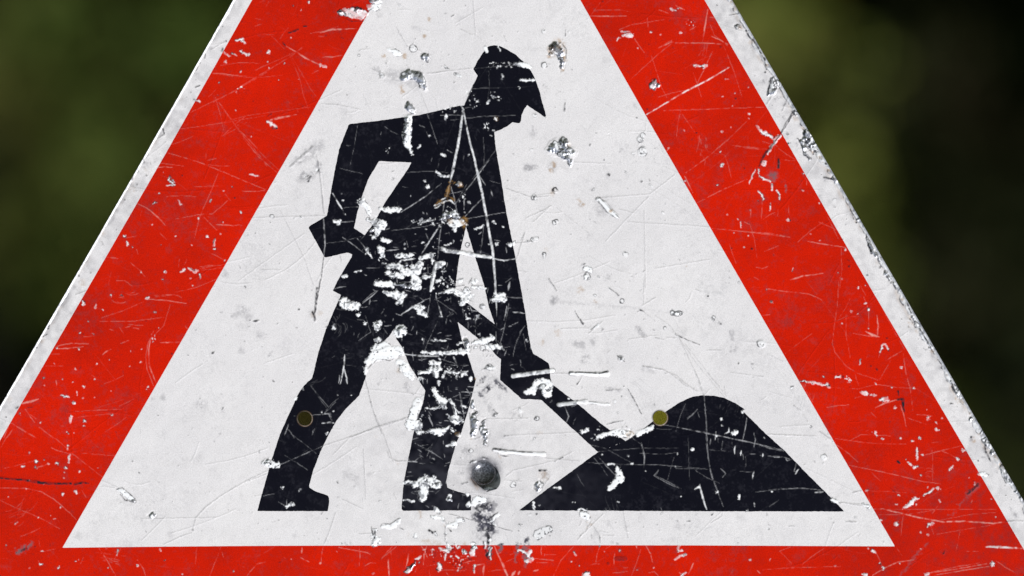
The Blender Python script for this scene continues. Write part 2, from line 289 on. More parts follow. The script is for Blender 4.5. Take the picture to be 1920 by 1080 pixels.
WEAR = r"""
A w 1 | 1345,110,10 1357,140,9 | 1435,100,8 1452,130,6 | 1560,225,10 1620,240,16 1665,250,14 | 1590,345,8 1640,350,12 1690,345,12
A r 1 | 1370,235,20 1440,245,14 1520,235,10 | 1230,440,26 1270,520,26 | 1400,450,24 1440,470,20 | 1055,570,26 1130,550,20 | 1350,680,26 | 640,850,24
A s .55 | 1260,265,3 1500,240,3 1640,235,4 | 1190,525,5 1280,315,2 | 1370,280,3 1372,400,3 1360,500,3 | 1240,410,3 1440,404,3
A w 1 | 1355,515,8 1375,495,9 | 1590,405,5 1580,395,4 | 1420,625,12 | 940,752,6 | 1405,712,9
A y .35 | 1425,622,16 | 1426,620,0.5
A y .9 | 745,400,20 750,430,14 | 1820,120,26 1830,170,14 | 1900,270,14
A s .8 | 1195,545,2 1265,545,2 | 1080,637,3 1560,600,3 | 1020,600,4 1180,600,4
A s 1 | 1165,520,7 1185,560,8 1150,800,9 1110,1000,9 1090,1079,8 | 1185,560,7 1230,780,7 1270,930,7 1300,1079,7
A w 1 | 765,605,10 800,605,16 | 800,600,14 790,660,22 775,720,30 780,790,26 800,850,16 815,878,8
A m .9 | 775,620,14 785,700,30 780,780,22
A m 1 | 750,330,26 790,300,28 860,320,34 890,370,26 905,400,14 | 790,535,24 825,570,18 | 905,180,24 930,200,16 | 1840,110,30 1880,150,26 1900,220,12
A w 1 | 650,125,10 690,140,20 720,160,20 | 1060,250,8 1070,262,7 | 1140,300,8 1160,320,8
A o 1 | 1770,240,20 | 825,120,26 | 605,320,14 | 1700,600,16
A r .5 | 630,190,14 640,230,14 | 600,310,30 | 820,110,26
A g .5 | 1690,690,14 1690,740,16 | 540,250,14 600,310,12 | 680,310,50 860,360,40
A k .5 | 780,240,4 800,270,3 | 940,300,2 1060,285,2 | 720,0,2 790,110,2 | 740,830,2 745,790,2
A s .8 | 865,430,2 930,600,3 1000,805,5 | 870,670,6 905,685,6 | 1070,850,5 1110,870,5 | 345,818,4 375,818,4 | 590,740,4 595,720,4 | 640,845,5 630,860,5 | 620,680,2 720,740,2 | 425,670,2 400,820,2 370,960,2
A w 1 | 1030,880,8 1055,895,9 | 860,840,6 875,815,7 | 990,1010,10 1030,1035,9 1080,1040,7 | 1060,600,8 1060,630,8 | 1225,885,8
A s .7 | 960,900,4 955,930,4 | 1190,890,4 1185,930,4 | 780,1012,3 1080,1012,3 | 1010,945,4 1000,980,4 | 920,720,4 940,760,4 | 1420,850,3 1300,1000,3 1250,1060,3 | 1330,760,2 1330,1000,2
A k .7 | 1500,70,3 1480,30,3 | 1120,365,6 | 350,455,5 | 1030,145,4 | 840,50,3 | 300,530,3 | 505,348,3 | 1500,290,0.5
A w .8 | 1465,310,5 1470,335,5 | 1510,215,5 1520,240,4 | 1530,250,5
Q w 1 | 905,95,12 940,85,18 1000,95,44 1060,100,40 1095,90,20 | 1130,55,26 1170,45,34 1190,20,30
Q m 1 | 915,92,18 945,100,12 | 1040,70,22 1060,70,10 | 1150,5,24 1190,5,14
Q k 1 | 905,85,5 930,80,6 955,100,6 960,115,4 | 1000,50,4 1060,60,8 1090,70,5 | 1115,80,5 1150,60,4 | 1190,55,5 1200,75,4 | 1145,10,5 1190,10,4 | 960,140,4 1000,155,4 1080,152,3
Q g .35 | 1190,110,16 | 1450,200,18 1490,215,14 | 1520,270,9
Q y .8 | 1555,140,14 | 1520,265,10 | 1230,400,14 | 1375,400,18
Q k .9 | 545,238,6 610,215,8 | 650,190,7 670,188,6 | 1815,42,5 | 1715,120,5 1735,108,4 | 1275,102,3 | 1665,5,5 | 1455,280,5
Q s .8 | 770,235,5 860,212,7 1030,206,3 | 755,262,2 800,262,2 | 700,240,2 900,190,2 | 520,330,6 600,375,5 650,410,7 760,465,6 | 780,410,3 935,398,5 | 710,530,3 760,505,3
Q w 1 | 770,465,8 810,485,9 | 165,290,8 200,285,10 225,310,9 | 200,370,8 250,395,9 | 75,380,7 120,405,5 | 130,385,4 165,400,4 | 400,375,12 | 395,440,6 | 400,487,6 | 515,457,4 | 470,577,5 | 92,450,7 | 195,515,5 | 555,275,5 | 632,68,6 | 685,17,10 | 570,45,4 | 40,600,6
Q k 1 | 505,310,7 520,335,5 | 270,390,0.5
Q s .5 | 0,735,4 150,655,4 200,620,4 560,405,3 640,340,2 | 300,505,3 640,350,2 | 0,530,4 120,545,3 240,548,3 | 120,548,2 500,540,2 | 545,385,3 620,560,3 650,690,2 690,800,2 | 560,400,2 700,640,2 760,720,2 | 420,260,2 510,350,2 | 480,280,2 540,200,2 | 40,740,2 165,910,3 | 165,910,4 300,1079,3 | 0,900,2 250,830,2 700,770,2 | 60,980,2 240,880,2 | 300,1079,3 150,900,2
Q r 1 | 185,640,30 | 180,630,12
Q s .8 | 210,615,6 160,650,6 | 410,865,10 470,850,9 600,825,4 | 170,905,5 185,900,5
Q w 1 | 395,870,8 425,900,9 455,920,9
Q k 1 | 395,835,5 415,820,5 | 430,925,6 460,925,6 | 300,220,5
Q s .4 | 300,190,4 345,175,4 | 280,130,3 340,140,3 | 330,20,2 370,0,2 | 400,10,2 380,50,2 | 360,245,3 440,250,3
Q o .7 | 1100,380,0.5 | 1050,400,8 | 1215,540,16
Q k .35 | 1050,370,3 1070,355,3 1130,355,3 | 1130,460,3 1150,500,3 1210,530,3 | 1320,200,3 1380,300,3 1400,340,2 | 1500,680,2 1560,830,3 | 780,750,3 900,755,3 1060,790,2 | 1780,210,3 1870,255,3 | 1540,530,2 1880,490,3 | 1570,400,2 1420,340,2 | 1870,0,2 1890,260,2
Q w .8 | 1665,475,7 1680,490,7 | 1740,530,7 1770,550,7
Q k .8 | 1660,480,3 1700,500,3 | 1745,590,5 | 965,684,4 | 1100,750,2 | 1660,10,3 | 900,757,5
H s .5 | 1130,0,0.5
H k .9 | 1640,90,7 1650,80,4 | 1605,190,5 | 1600,370,8 1605,350,6 | 1410,630,6 1440,615,5 | 1630,298,6 | 1345,700,4 | 1375,665,5 | 1410,575,4 | 1335,770,3 | 1175,930,7 1185,970,6 | 1130,1000,4 1180,970,4 | 1440,455,6 | 1480,390,5 1475,420,5 | 1410,510,4 1430,480,4
H k .35 | 1520,360,2 1620,300,2 | 1250,800,4 1240,760,3
H w .9 | 1405,720,6 1435,730,7
H s .7 | 1520,525,3 1590,530,5 1740,548,3 | 1370,810,3 1680,660,3 1920,520,3 | 1590,470,2 1870,455,3 | 1840,505,2 1920,465,2 | 1300,930,2 1640,880,3 1920,830,2 | 1550,700,2 1610,940,2 | 1580,740,2 1700,910,4 1860,1079,3 | 1500,700,2 1550,650,2 | 1600,980,2 1780,830,2 | 1240,1040,3 1390,980,2
H w .8 | 1570,600,6 | 1730,515,5 | 1625,445,8
I s .8 | 1130,132,6 1180,125,5 1240,132,5 | 1210,25,3 1440,95,4 1550,140,4 1910,290,5 | 980,385,4 1060,425,4 1140,490,6 1190,545,3 | 1590,125,2 1520,300,2 1440,480,3 1400,640,2 | 1740,300,3 1905,298,4 | 1620,320,3 1660,370,3 | 1250,505,2 1430,470,3 1530,465,3 1640,370,4 | 1470,490,4 1560,580,4 | 1290,790,4 1285,850,4 | 1330,830,3 1345,790,3 | 1440,860,3 1620,830,3 | 1450,870,2 1610,850,2 | 1440,845,2 1580,835,2 | 770,775,3 850,787,4 | 940,815,3 1010,875,4 1045,915,3 | 1500,740,2 1620,800,3 | 1540,545,2 1680,550,5 | 1680,550,3 1745,545,2 | 1260,1030,2 1570,930,2 | 840,945,2 900,945,2 960,990,2 | 1100,1050,3 1250,1045,3 1305,1065,4 | 1490,80,3 1560,65,3 | 1150,100,2 1320,120,2 | 1480,570,3 1500,575,3 | 1150,600,3 1200,650,2 | 900,640,2 980,625,2 | 985,720,4 995,760,4 | 1830,0,3 1920,120,3 | 1200,340,2 1420,340,2 | 1400,270,2 1600,262,2 | 1010,480,2 1020,440,2 | 1500,110,2 1650,120,2
I w 1 | 1225,190,5 1215,220,9 1240,245,7 | 1200,260,4 1255,255,6 | 1240,220,5 1255,240,4 | 1290,365,5 1300,400,6 | 1115,385,11 | 1150,320,6 | 1520,360,6 1515,380,4 | 895,630,10 | 910,660,5 920,690,8 | 1490,630,10 | 1540,715,9 | 1550,650,8 1540,690,6 | 1320,865,10 1300,880,5 | 1360,855,6 1400,880,12 1420,880,5 | 1265,625,6 | 1735,450,8 | 1190,880,8 | 1020,885,6 | 1435,900,6 1440,925,5 | 1370,930,6 | 1385,982,5 | 800,1055,8 | 1065,1070,12 | 1160,690,4 | 1430,495,7 | 955,705,4 | 1090,545,5 | 880,1053,4 | 1610,298,7 | 1590,605,6 | 1805,180,6 1860,192,6 | 1675,272,4 | 1600,525,4 | 1620,800,7 | 1175,160,4 | 1380,690,6 | 1175,935,5
I k 1 | 1535,680,5 1550,640,6 | 1375,860,5 1400,872,6 | 1120,385,4 | 1800,178,3 | 1310,190,6 | 1190,870,4 | 1465,780,5 | 1740,450,3 | 1690,350,6
I k .6 | 990,255,7 | 1055,190,8 | 985,300,5 | 890,320,6 | 900,365,7 | 840,580,4 | 735,665,5 | 755,565,6 | 960,190,6 950,220,8 | 930,260,7 | 1040,95,8 1030,70,5 | 655,890,6 | 570,910,10 | 550,1045,3 620,1020,3 | 610,815,5 | 1840,605,5 | 1720,840,3 1735,860,3 | 1890,710,3
I g .45 | 1050,110,30 | 980,250,26 | 890,370,20 | 620,850,30 | 560,930,26 | 1620,890,18 | 730,620,18
I y .35 | 1060,150,20 | 950,300,26 | 740,600,24 | 590,960,26
J s .8 | 1050,80,5 1070,70,5 | 1060,80,3 1340,112,5 | 1120,62,3 1240,50,3 1290,55,3 1305,70,3 | 390,430,3 440,410,4 520,398,5 640,402,5 | 400,437,5 480,435,5 600,422,3 | 160,830,9 280,798,6 | 1105,310,3 1065,400,4 1048,500,4 1060,590,4 1105,700,3 | 1090,330,3 1070,450,6 1075,560,6 1125,688,5 | 1155,392,5 1250,390,5 | 1250,390,3 1300,390,2 | 1225,120,2 1180,270,2 1120,330,2 | 750,690,2 890,630,3 | 730,215,2 1030,100,2 | 720,240,2 1180,210,2 | 540,890,3 700,880,4 880,872,3 | 560,930,2 820,905,3 | 180,870,3 220,930,4 250,970,5 | 215,910,4 260,942,4 | 70,965,4 180,1030,3 250,1070,3 | 860,850,2 960,800,2 | 750,1040,2 910,930,2 | 330,560,2 455,565,3 | 785,295,4 820,305,4 | 870,400,4 930,375,4 | 740,478,6 800,440,4 | 860,280,2 900,350,2 | 600,352,2 680,348,2 | 900,285,4 940,275,4 | 960,285,3 1000,295,4 | 920,262,2 1030,270,2 | 405,665,5 410,705,5 | 370,478,3 430,476,2 | 50,1079,2 100,1000,2 | 280,1000,2 380,1079,2
J w 1 | 600,90,6 600,125,8 | 690,120,6 690,145,7 | 735,160,6 | 575,325,7 | 1115,342,6 | 1095,365,5 | 1120,365,5 | 1100,385,4 | 440,775,6 470,785,8 495,785,4 | 530,825,12 | 560,755,5 555,775,4 | 512,930,11 505,970,8 | 610,955,11 | 605,993,6 | 600,713,8 | 310,648,7 | 548,578,6 | 1015,535,7 | 1070,710,8 | 1055,732,4 | 565,440,9 | 410,430,8 | 800,55,7 | 880,52,5 | 1060,68,8 | 290,972,7 | 140,905,5 | 800,740,5 | 680,660,5 | 525,672,4 | 785,518,4 | 390,545,4 | 490,1050,6 | 530,1050,5 | 700,548,5 | 805,915,6 | 680,793,4 | 940,455,4 | 320,705,6 | 450,660,6 | 635,240,4 | 1140,290,4 | 1015,437,4
J k 1 | 120,865,8 135,855,6 | 1240,475,7 | 345,290,9 355,270,6 | 300,355,5 340,335,4 | 265,430,6 | 700,635,4 | 530,830,5 | 200,860,3 240,860,4 | 1830,240,6 1860,235,5 | 1800,235,4 | 1530,470,7 1545,460,5 | 45,930,7 | 80,825,5 | 1140,918,4 | 1795,280,4 | 1350,482,3
J g .4 | 1690,200,14 1760,200,16 | 1740,450,20 | 1605,870,6 1595,900,5 | 1100,800,16 | 330,340,20 | 270,430,20 | 110,680,20
J y .35 | 300,370,24 | 200,520,22 | 120,660,22 | 60,800,24
K k 1 | 0,370,6 90,378,6 180,385,9 300,405,11 400,410,8 510,410,8 | 540,415,8 600,405,8 640,410,4 | 840,450,5 880,440,4 930,480,5 975,520,5 | 910,530,6 975,540,12 | 870,490,4 900,530,5
K g .9 | 130,900,20 180,875,18 220,840,10
K k .8 | 160,895,9 190,880,10 | 120,905,5 | 255,865,6 | 955,250,6 | 1390,745,8 | 1305,790,5 | 1050,568,3 | 1145,403,4 | 1860,700,3 | 820,670,3 | 1245,540,3
K w 1 | 850,450,8 890,470,16 930,505,18 960,525,16 | 1095,640,10 | 492,140,8 | 488,160,6 | 500,210,10 495,250,8 | 468,295,10 | 463,330,6 | 460,368,6 | 450,490,8 | 440,580,7 | 545,468,12 | 572,325,8 | 262,252,10 | 258,295,7 | 350,268,7 | 400,265,6 420,265,5 | 160,288,7 170,283,5 | 190,450,6 | 215,390,5 | 62,503,5 | 275,652,6 | 360,645,4 | 390,660,4 | 290,993,8 300,995,6 | 545,968,5 | 990,1000,10 | 565,958,4 | 300,897,6 | 415,1020,5 430,1012,4 | 780,1015,4 | 1150,880,6 1160,900,5 | 850,890,6 845,925,4 | 1680,1040,8 | 482,38,5 | 495,52,5 | 530,50,5 | 1310,1060,6 | 700,300,4 | 40,855,4 | 318,237,4
K m .9 | 1090,645,13 1105,630,12 | 965,530,10
K s .8 | 260,295,4 350,265,4 | 120,0,3 260,80,4 | 370,152,4 450,182,4 | 450,182,2 530,200,3 740,365,4 | 300,20,2 530,200,2 | 590,190,4 700,200,3 830,210,2 | 0,440,4 190,445,4 300,470,4 400,530,4 500,620,4 550,670,3 | 0,530,3 150,600,3 280,652,3 430,735,4 | 710,870,3 770,960,4 830,1070,4 | 990,960,3 1030,1020,4 1050,1075,4 | 600,940,3 580,985,3 | 1415,880,3 1410,960,3 1405,990,3 | 1590,870,2 1540,1000,2 1510,1075,2 | 1780,1070,4 1850,990,4 1910,975,5 | 590,460,2 620,510,2 | 90,20,3 0,160,3 | 60,0,4 30,80,3 | 150,790,2 290,730,2 | 280,820,2 290,870,3 | 1600,900,3 1610,940,3 | 30,300,2 250,245,3 | 300,900,3 400,880,2 | 820,960,2 870,880,2
K k .35 | 1180,850,3 1300,790,3 1380,765,3 | 1390,740,4 1410,660,4 1480,580,5 1620,480,4 1740,410,3 1920,340,3 | 740,390,3 840,435,3 | 1020,665,2 1560,655,2 | 740,430,2 830,440,2
K g .3 | 1740,500,18 | 940,560,20 | 1100,540,18 | 1230,770,22 | 560,790,30
L k .8 | 105,360,4 150,310,4 200,310,5 235,350,5 240,420,5 | 200,310,5 | 165,375,5 | 195,430,4 205,490,4 | 230,740,5 225,800,8 | 745,850,6 | 60,455,5 90,450,4 | 930,597,4 | 210,288,3 | 235,215,3 230,260,4 | 50,75,4 | 500,10,8 | 1325,40,6 | 1470,190,6 | 1490,100,5 | 1350,185,4 | 1190,0,0.5
L m 1 | 125,390,10 | 165,340,30 200,370,18 | 205,420,14 205,490,8 | 860,620,26 875,590,16 895,615,16
L y 1 | 115,400,12 | 225,370,14 230,430,10 | 205,495,9 | 180,320,40 | 1490,200,14
L o .8 | 80,470,20 | 770,1000,24 790,970,14 | 790,1079,26 | 75,222,14 | 1475,195,16
L w 1 | 600,290,6 620,275,6 | 650,255,12 700,255,18 | 630,225,4 700,228,4 | 1155,470,6 1200,480,9 1250,475,10 | 850,228,9 | 1060,238,9 | 920,250,5 | 1550,825,8 | 1550,855,5 | 1430,762,5 | 1360,692,5 | 1362,945,6 | 995,65,8 1020,80,6 | 1040,60,6 | 1340,0,0.5 | 1425,915,4 | 1085,940,4 | 1610,905,8 1640,950,10 1700,975,13 1740,1005,14 | 1745,1010,18 1780,975,8 | 1740,1020,10 1710,1060,10 | 1450,672,6 | 975,1070,5 | 755,345,5 | 1550,625,4
L k 1 | 485,40,5 | 820,785,7 | 1460,710,7 | 1175,958,6 | 1350,340,7 | 1380,990,4 | 1880,800,8 1820,910,5 1770,980,5 1700,1079,8
L s 1 | 815,825,6 1100,655,6 1250,580,6 1410,485,6
L s .8 | 1255,70,6 1235,200,6 1215,310,4 | 400,115,3 500,117,6 620,117,3 670,115,2 | 440,75,3 620,70,3 700,85,3 | 615,215,5 700,180,3 940,140,4 | 690,580,3 900,390,3 1010,300,3 | 1025,40,5 1090,72,6 | 900,70,4 970,95,4 | 1270,125,4 1320,128,4 | 940,795,3 1300,785,4 1400,780,3 1660,772,4 | 1180,600,3 1225,510,4 1290,370,2 | 410,120,2 480,20,2 | 1150,520,2 1210,700,2 | 1370,330,2 1500,690,3 | 1280,260,5 1400,320,5 | 1020,310,5 1400,320,4 | 850,400,2 920,620,2 960,700,3 | 1310,1079,3 1550,860,3 | 1060,800,2 1030,1000,2 | 1070,820,2 1160,950,2 | 900,345,5 1000,300,5 | 920,330,3 1000,290,3 | 820,130,2 830,200,2 | 1120,220,3 1170,190,4 | 1270,160,2 1300,250,2 1400,330,2 | 730,280,4 800,380,4 | 900,700,2 1100,650,2 | 1430,1045,2 1700,1075,3
L g .3 | 230,190,12 | 20,950,14 20,980,10 | 740,760,16 | 1400,1000,8
L r .7 | 1130,170,30 | 550,970,18
M k 1 | 170,38,5 | 300,185,4 340,200,5 | 380,220,7 400,260,6 440,300,6 470,350,6 515,430,6 530,500,7 | 560,560,5 540,640,6 545,690,5 | 720,800,5 660,900,5 630,960,5 | 730,800,10 | 570,760,4 | 680,965,10 | 750,1000,6 | 320,40,4 330,100,4 260,110,2 | 790,930,5 810,960,6 | 520,520,8
M g .8 | 620,690,10 600,720,8 | 670,740,9 640,790,8 | 720,780,9 | 620,830,10 | 655,850,9 | 500,590,12 | 420,350,6 | 750,1020,8 750,1050,7
M m 1 | 580,570,14 570,640,26 545,680,14 | 600,600,22 | 735,820,12 | 810,950,18 830,1000,20 860,1040,16 | 320,195,12
M y .7 | 290,20,20 320,80,14 | 420,300,18 | 500,400,16 | 530,470,14 | 740,850,22 | 790,920,14
M k .35 | 600,640,7 530,750,5 | 690,690,6 640,800,5 | 650,160,0.5 | 260,115,2 0,0,0.5
N k 1 | 300,35,7 | 370,0,5 400,60,5 420,120,6 455,150,5 | 400,20,4 440,70,4 470,100,4 | 440,0,4 460,20,4 | 570,180,8 580,185,6 | 860,690,5 875,760,6 900,820,9 | 560,280,9 610,290,8 | 540,260,4 | 720,580,5 | 715,620,3 | 790,605,7 | 900,825,9 | 960,930,8 | 870,985,8 | 1010,995,8 | 1040,1040,7 | 740,490,5 760,540,5 770,580,4 | 680,360,5
N m 1 | 390,20,10 430,70,12 | 440,20,14 480,90,10 | 620,290,12 650,320,7 | 800,580,10 | 870,720,9 920,820,12 960,870,9 | 1000,960,10 1030,1010,9
N w 1 | 220,0,16 200,20,12 | 180,50,7 150,110,8 | 125,180,22 | 90,220,6 85,250,6 | 60,225,4 20,320,5 | 90,265,5 130,290,9 170,305,8 | 178,330,8 180,370,7 | 215,375,6 235,400,6 237,435,7 | 90,380,5 115,410,7 118,440,8 | 170,465,4 165,515,7 | 80,450,4 | 300,585,9 | 405,255,5 | 530,730,4 | 712,800,9 | 520,460,5
N k .9 | 200,40,6 140,100,10 110,150,8 90,200,5 | 310,590,6 | 125,165,4 | 230,150,10 230,210,9 | 240,410,5 | 10,680,5 | 40,795,8 | 740,920,9
N g .9 | 190,270,30 | 230,160,8 230,210,8 | 280,330,7 275,380,5
N s .8 | 115,20,3 240,60,2 | 35,510,4 25,570,3 | 110,440,3 105,585,3 | 120,580,3 205,530,3 | 225,510,2 220,560,2 | 300,480,3 305,550,3 | 20,672,4 310,708,4 | 315,1015,6 400,990,6 550,970,5 | 440,740,4 560,760,5 720,785,4 | 370,745,2 550,600,2 | 520,600,3 650,660,2 | 70,925,4 110,935,4 155,920,3 | 680,790,2 670,1079,2 | 660,720,2 580,560,3 | 130,810,3 230,770,2 | 250,150,3 350,160,3 | 0,60,2 120,80,2 | 430,300,4 430,340,3 | 230,70,2 350,150,3
N y .6 | 520,130,14 545,160,12 | 470,90,14 | 640,300,12 | 720,470,10 750,520,9 | 940,900,14 | 780,600,10
N g .35 | 350,40,8 | 570,250,0.5 | 780,660,10 | 430,190,10 | 930,920,12
O k 1 | 950,0,8 | 965,30,4 1000,90,5 | 1080,190,8 1110,260,5 | 1100,300,5 1120,330,5 | 1170,370,6 1200,420,6 1230,470,6 | 1300,590,5 1350,660,5 | 1400,760,6 1430,830,6 | 1540,1010,7 1560,1020,5 | 1160,445,4 | 1395,910,6 1410,910,4 | 1440,935,4 | 1040,300,5
O m 1 | 985,40,8 1020,90,6 | 1120,290,7 1150,350,9 | 1230,480,8 1260,510,7 | 1400,750,7 1440,830,12 1460,860,9 | 1540,1020,10
O k 1 | 1015,820,7 1020,850,5 | 1010,880,8 1050,880,12 1050,930,9 1060,970,5 | 860,665,7 | 820,640,6 | 890,500,3 | 520,780,10 | 700,255,0.5 | 935,440,7
O w 1 | 780,185,11 | 800,232,11 | 805,365,6 | 680,250,5 670,245,4 | 720,260,5 | 880,540,4 905,490,8 920,480,6 | 920,490,4 942,520,5 | 740,595,3 740,630,3 | 300,745,6 400,758,11 470,770,7 510,775,12 | 515,785,13 | 475,720,8 | 570,720,10 600,712,8 | 760,830,12 790,838,10 | 820,850,7 860,850,7 | 890,880,12 930,878,17 | 610,335,6 | 725,75,6 | 102,175,8 | 855,766,6 | 992,940,9 | 1230,1010,12 | 1290,1050,7 | 1335,1015,6 | 970,793,7 | 1125,798,7 | 65,88,6 | 860,400,0.5 | 1035,650,8 | 1225,958,5 | 250,797,8 | 780,60,4
O r 1 | 630,715,22 660,740,14 | 1230,1010,20 | 1040,650,12 | 30,485,12
O o 1 | 25,480,24 40,490,16
O s .9 | 780,390,4 830,415,10 880,430,5 | 690,403,4 860,430,4 | 850,940,5 920,905,6 1010,880,6 | 765,135,2 800,230,3 805,365,3 | 860,270,4 870,350,6 865,420,3
O s .7 | 70,85,3 370,120,4 430,145,4 465,162,5 | 240,15,5 310,0,5 | 35,272,4 90,268,3 | 590,0,3 575,200,3 555,350,3 540,470,3 560,540,3 640,640,3 720,690,3 870,740,3 | 640,270,2 640,420,2 670,580,2 | 670,150,2 590,290,2 | 560,320,2 640,280,2 730,285,2 | 940,590,3 1040,530,4 | 880,740,3 960,600,2 | 870,590,3 900,490,2 | 500,938,3 660,918,4 | 720,805,3 860,770,3 990,790,3 1130,800,3 | 700,680,2 730,780,2 | 680,800,3 720,800,2 | 1050,550,4 1070,690,4 1100,800,3 1120,960,3 | 820,975,3 860,1010,3 | 1080,1010,3 1220,1060,4 | 1150,990,4 1260,998,4 | 1030,920,5 1070,1070,5 | 200,550,2 400,400,2 | 730,30,2 780,130,2 | 530,790,2 600,800,2 | 700,870,3 750,855,3 | 890,200,3 980,380,3 1060,520,3 | 300,740,2 340,800,2 400,900,2
O y .7 | 1040,160,14 | 1100,300,16 1100,350,14 | 1150,390,12 | 1260,530,12 | 1290,590,10 | 1360,700,10 | 1400,780,10 | 1440,880,18 1480,900,14 | 1530,980,12
O g .4 | 950,120,16 | 1410,1000,12 | 180,960,6 | 940,60,10
O k .35 | 265,925,5 300,960,5
P m 1 | 1640,100,16 1680,150,16 | 1690,190,14 | 1760,290,12 1790,350,14 1830,400,10 | 1870,470,12 | 1620,40,10 | 1900,520,10
P k 1 | 1645,100,7 1640,150,5 1650,200,7 1680,250,6 | 1700,190,8 | 1770,280,4 1780,370,5 1800,400,5 | 1870,450,9 | 1900,500,9 | 1540,80,7 | 1630,20,6 | 1590,250,6 | 1665,350,4 | 1010,255,9 1025,270,7 | 1790,500,5 | 1830,530,4 | 1785,430,4
P g .8 | 1650,150,20 1640,220,20 | 1540,90,16 | 1590,430,16 1540,470,16 1500,520,10 | 1480,540,6 1400,640,7 | 1220,850,10 1110,975,10 1030,1060,8 | 1860,640,14 | 1380,640,5 | 1830,600,8
P k .9 | 1590,420,8 1540,465,11 1515,490,7 | 1340,920,6 1350,900,4 | 545,110,5 | 1180,880,4 | 960,450,2 1000,480,4 | 1280,70,3 | 835,488,5 | 120,140,4
P y .7 | 1720,220,16 1760,290,12 | 1600,60,14 | 1790,300,12 | 1560,100,14
P w 1 | 855,45,9 865,70,7 | 825,47,4 | 905,92,7 | 1030,85,9 | 1115,103,10 | 1170,85,8 | 1290,25,12 | 1305,30,6 | 1480,175,8 1500,180,7 | 1440,235,11 | 1400,290,9 1380,320,6 | 1600,345,12 1640,350,16 | 1050,590,5 1090,570,14 1140,525,14 1160,515,5 | 1205,500,7 1240,475,9 1270,455,7 | 1300,445,13 | 1010,490,7 1025,500,5 | 1000,705,14 | 1005,565,7 | 1260,700,14 1230,715,10 | 1225,783,10 | 1180,765,5 | 1310,530,5 1318,550,4 | 1225,440,5 | 830,895,12 850,910,6 | 800,885,6 | 1025,992,8 | 905,1025,12 | 885,990,6 | 775,1070,14 | 1690,995,18 | 540,530,14 570,545,12 | 765,565,8 800,585,14 | 1145,565,5 | 1715,655,5 | 1520,375,5 | 1175,770,4 | 890,680,8 | 1130,300,12 1160,290,6 | 1150,160,8 1155,200,8 1150,240,8 | 1190,208,8 | 1090,260,6 1110,280,6 | 1070,235,4 | 1180,350,6 | 130,0,0.5 | 1210,1070,12 1240,1060,8 | 1175,880,5
P o 1 | 480,225,20 | 475,268,6
P k .8 | 995,720,4 | 1215,715,5 | 1690,1000,6 | 1020,995,4 | 560,525,4 600,560,3 | 620,350,0.5
P s 1 | 840,597,5 900,595,5 1000,620,6 1150,655,6 1340,690,6 1480,685,6 1700,700,6 1790,690,6 | 1640,868,9 1760,872,9 1910,880,8
P s .8 | 1210,1060,5 1400,1035,5 1650,990,7 | 1270,1075,4 1500,1035,5 1670,1010,5 | 1240,1055,4 1450,1010,4 1600,985,4 | 830,1075,5 920,1020,5 1010,980,5 1130,962,5 | 1300,680,4 1540,635,3 1720,620,2 | 1200,210,4 1310,180,4 1480,140,3 | 1330,180,3 1380,200,4 1430,230,4 | 665,282,3 900,330,4 1200,400,4 1320,415,3 | 550,120,4 660,200,4 725,260,4 | 1290,780,4 1400,760,3 1700,710,3 | 1050,640,2 1035,790,3 | 850,600,2 1400,600,2 1720,600,2 | 790,460,4 810,550,4 | 780,465,3 1070,480,3 | 560,90,2 1070,130,3 | 680,95,3 750,60,3 960,70,4 | 840,640,3 1300,600,2 | 1250,720,3 1270,780,3 | 320,1000,3 480,880,3 | 40,1035,3 240,1020,3 600,1010,2 | 240,870,3 160,900,3 250,990,2 | 1000,870,2 1040,930,2 | 1260,630,3 1300,570,2 | 1260,170,2 1260,400,2 | 1460,760,2 1430,900,2 | 1510,900,3 1590,900,2 | 850,900,3 880,960,4 900,1020,4 | 1720,970,4 1850,1050,3 | 1540,550,4 1550,530,4 | 820,330,2 890,400,3 | 0,1040,4 20,1060,5
P k .45 | 600,550,4 750,575,5 | 690,480,6 750,465,4 | 230,720,3 270,722,3 | 640,690,5 710,690,6 | 820,690,4 | 450,40,5 540,100,3 | 80,60,2 320,70,2 | 730,795,4 | 80,710,3 100,715,3 | 1790,690,6 1850,680,5 1920,685,4
P s .7 | 0,130,4 190,180,5 | 20,210,4 40,215,4 | 80,215,5 180,220,5 240,240,5 | 280,280,4 265,325,5 290,330,4 | 80,460,3 160,450,4 320,448,4 430,455,3 | 415,478,7 470,472,5 | 100,460,5
n k 1 | 90,300,6 110,270,6 200,275,6 250,240,7 290,210,5 330,205,5 | 320,320,7 370,340,4 | 670,350,16 720,380,14 750,360,8 | 690,170,8 700,200,6 | 850,240,16 | 870,260,8 | 900,330,5 935,360,10 | 1000,200,5 1090,200,6 1100,240,6 | 1370,230,8 1440,170,9 1500,130,5 | 910,150,4 1670,360,5 | 1660,370,6 | 1745,355,9 | 1750,270,6 1790,280,6 | 1380,420,22 1380,540,20 | 1360,650,16 1390,690,16 1350,590,10 | 1320,480,8 1330,560,9 | 1300,600,0.5 | 1520,520,8 1540,515,6 | 1740,590,9 | 865,300,4 860,480,4 | 1200,490,7
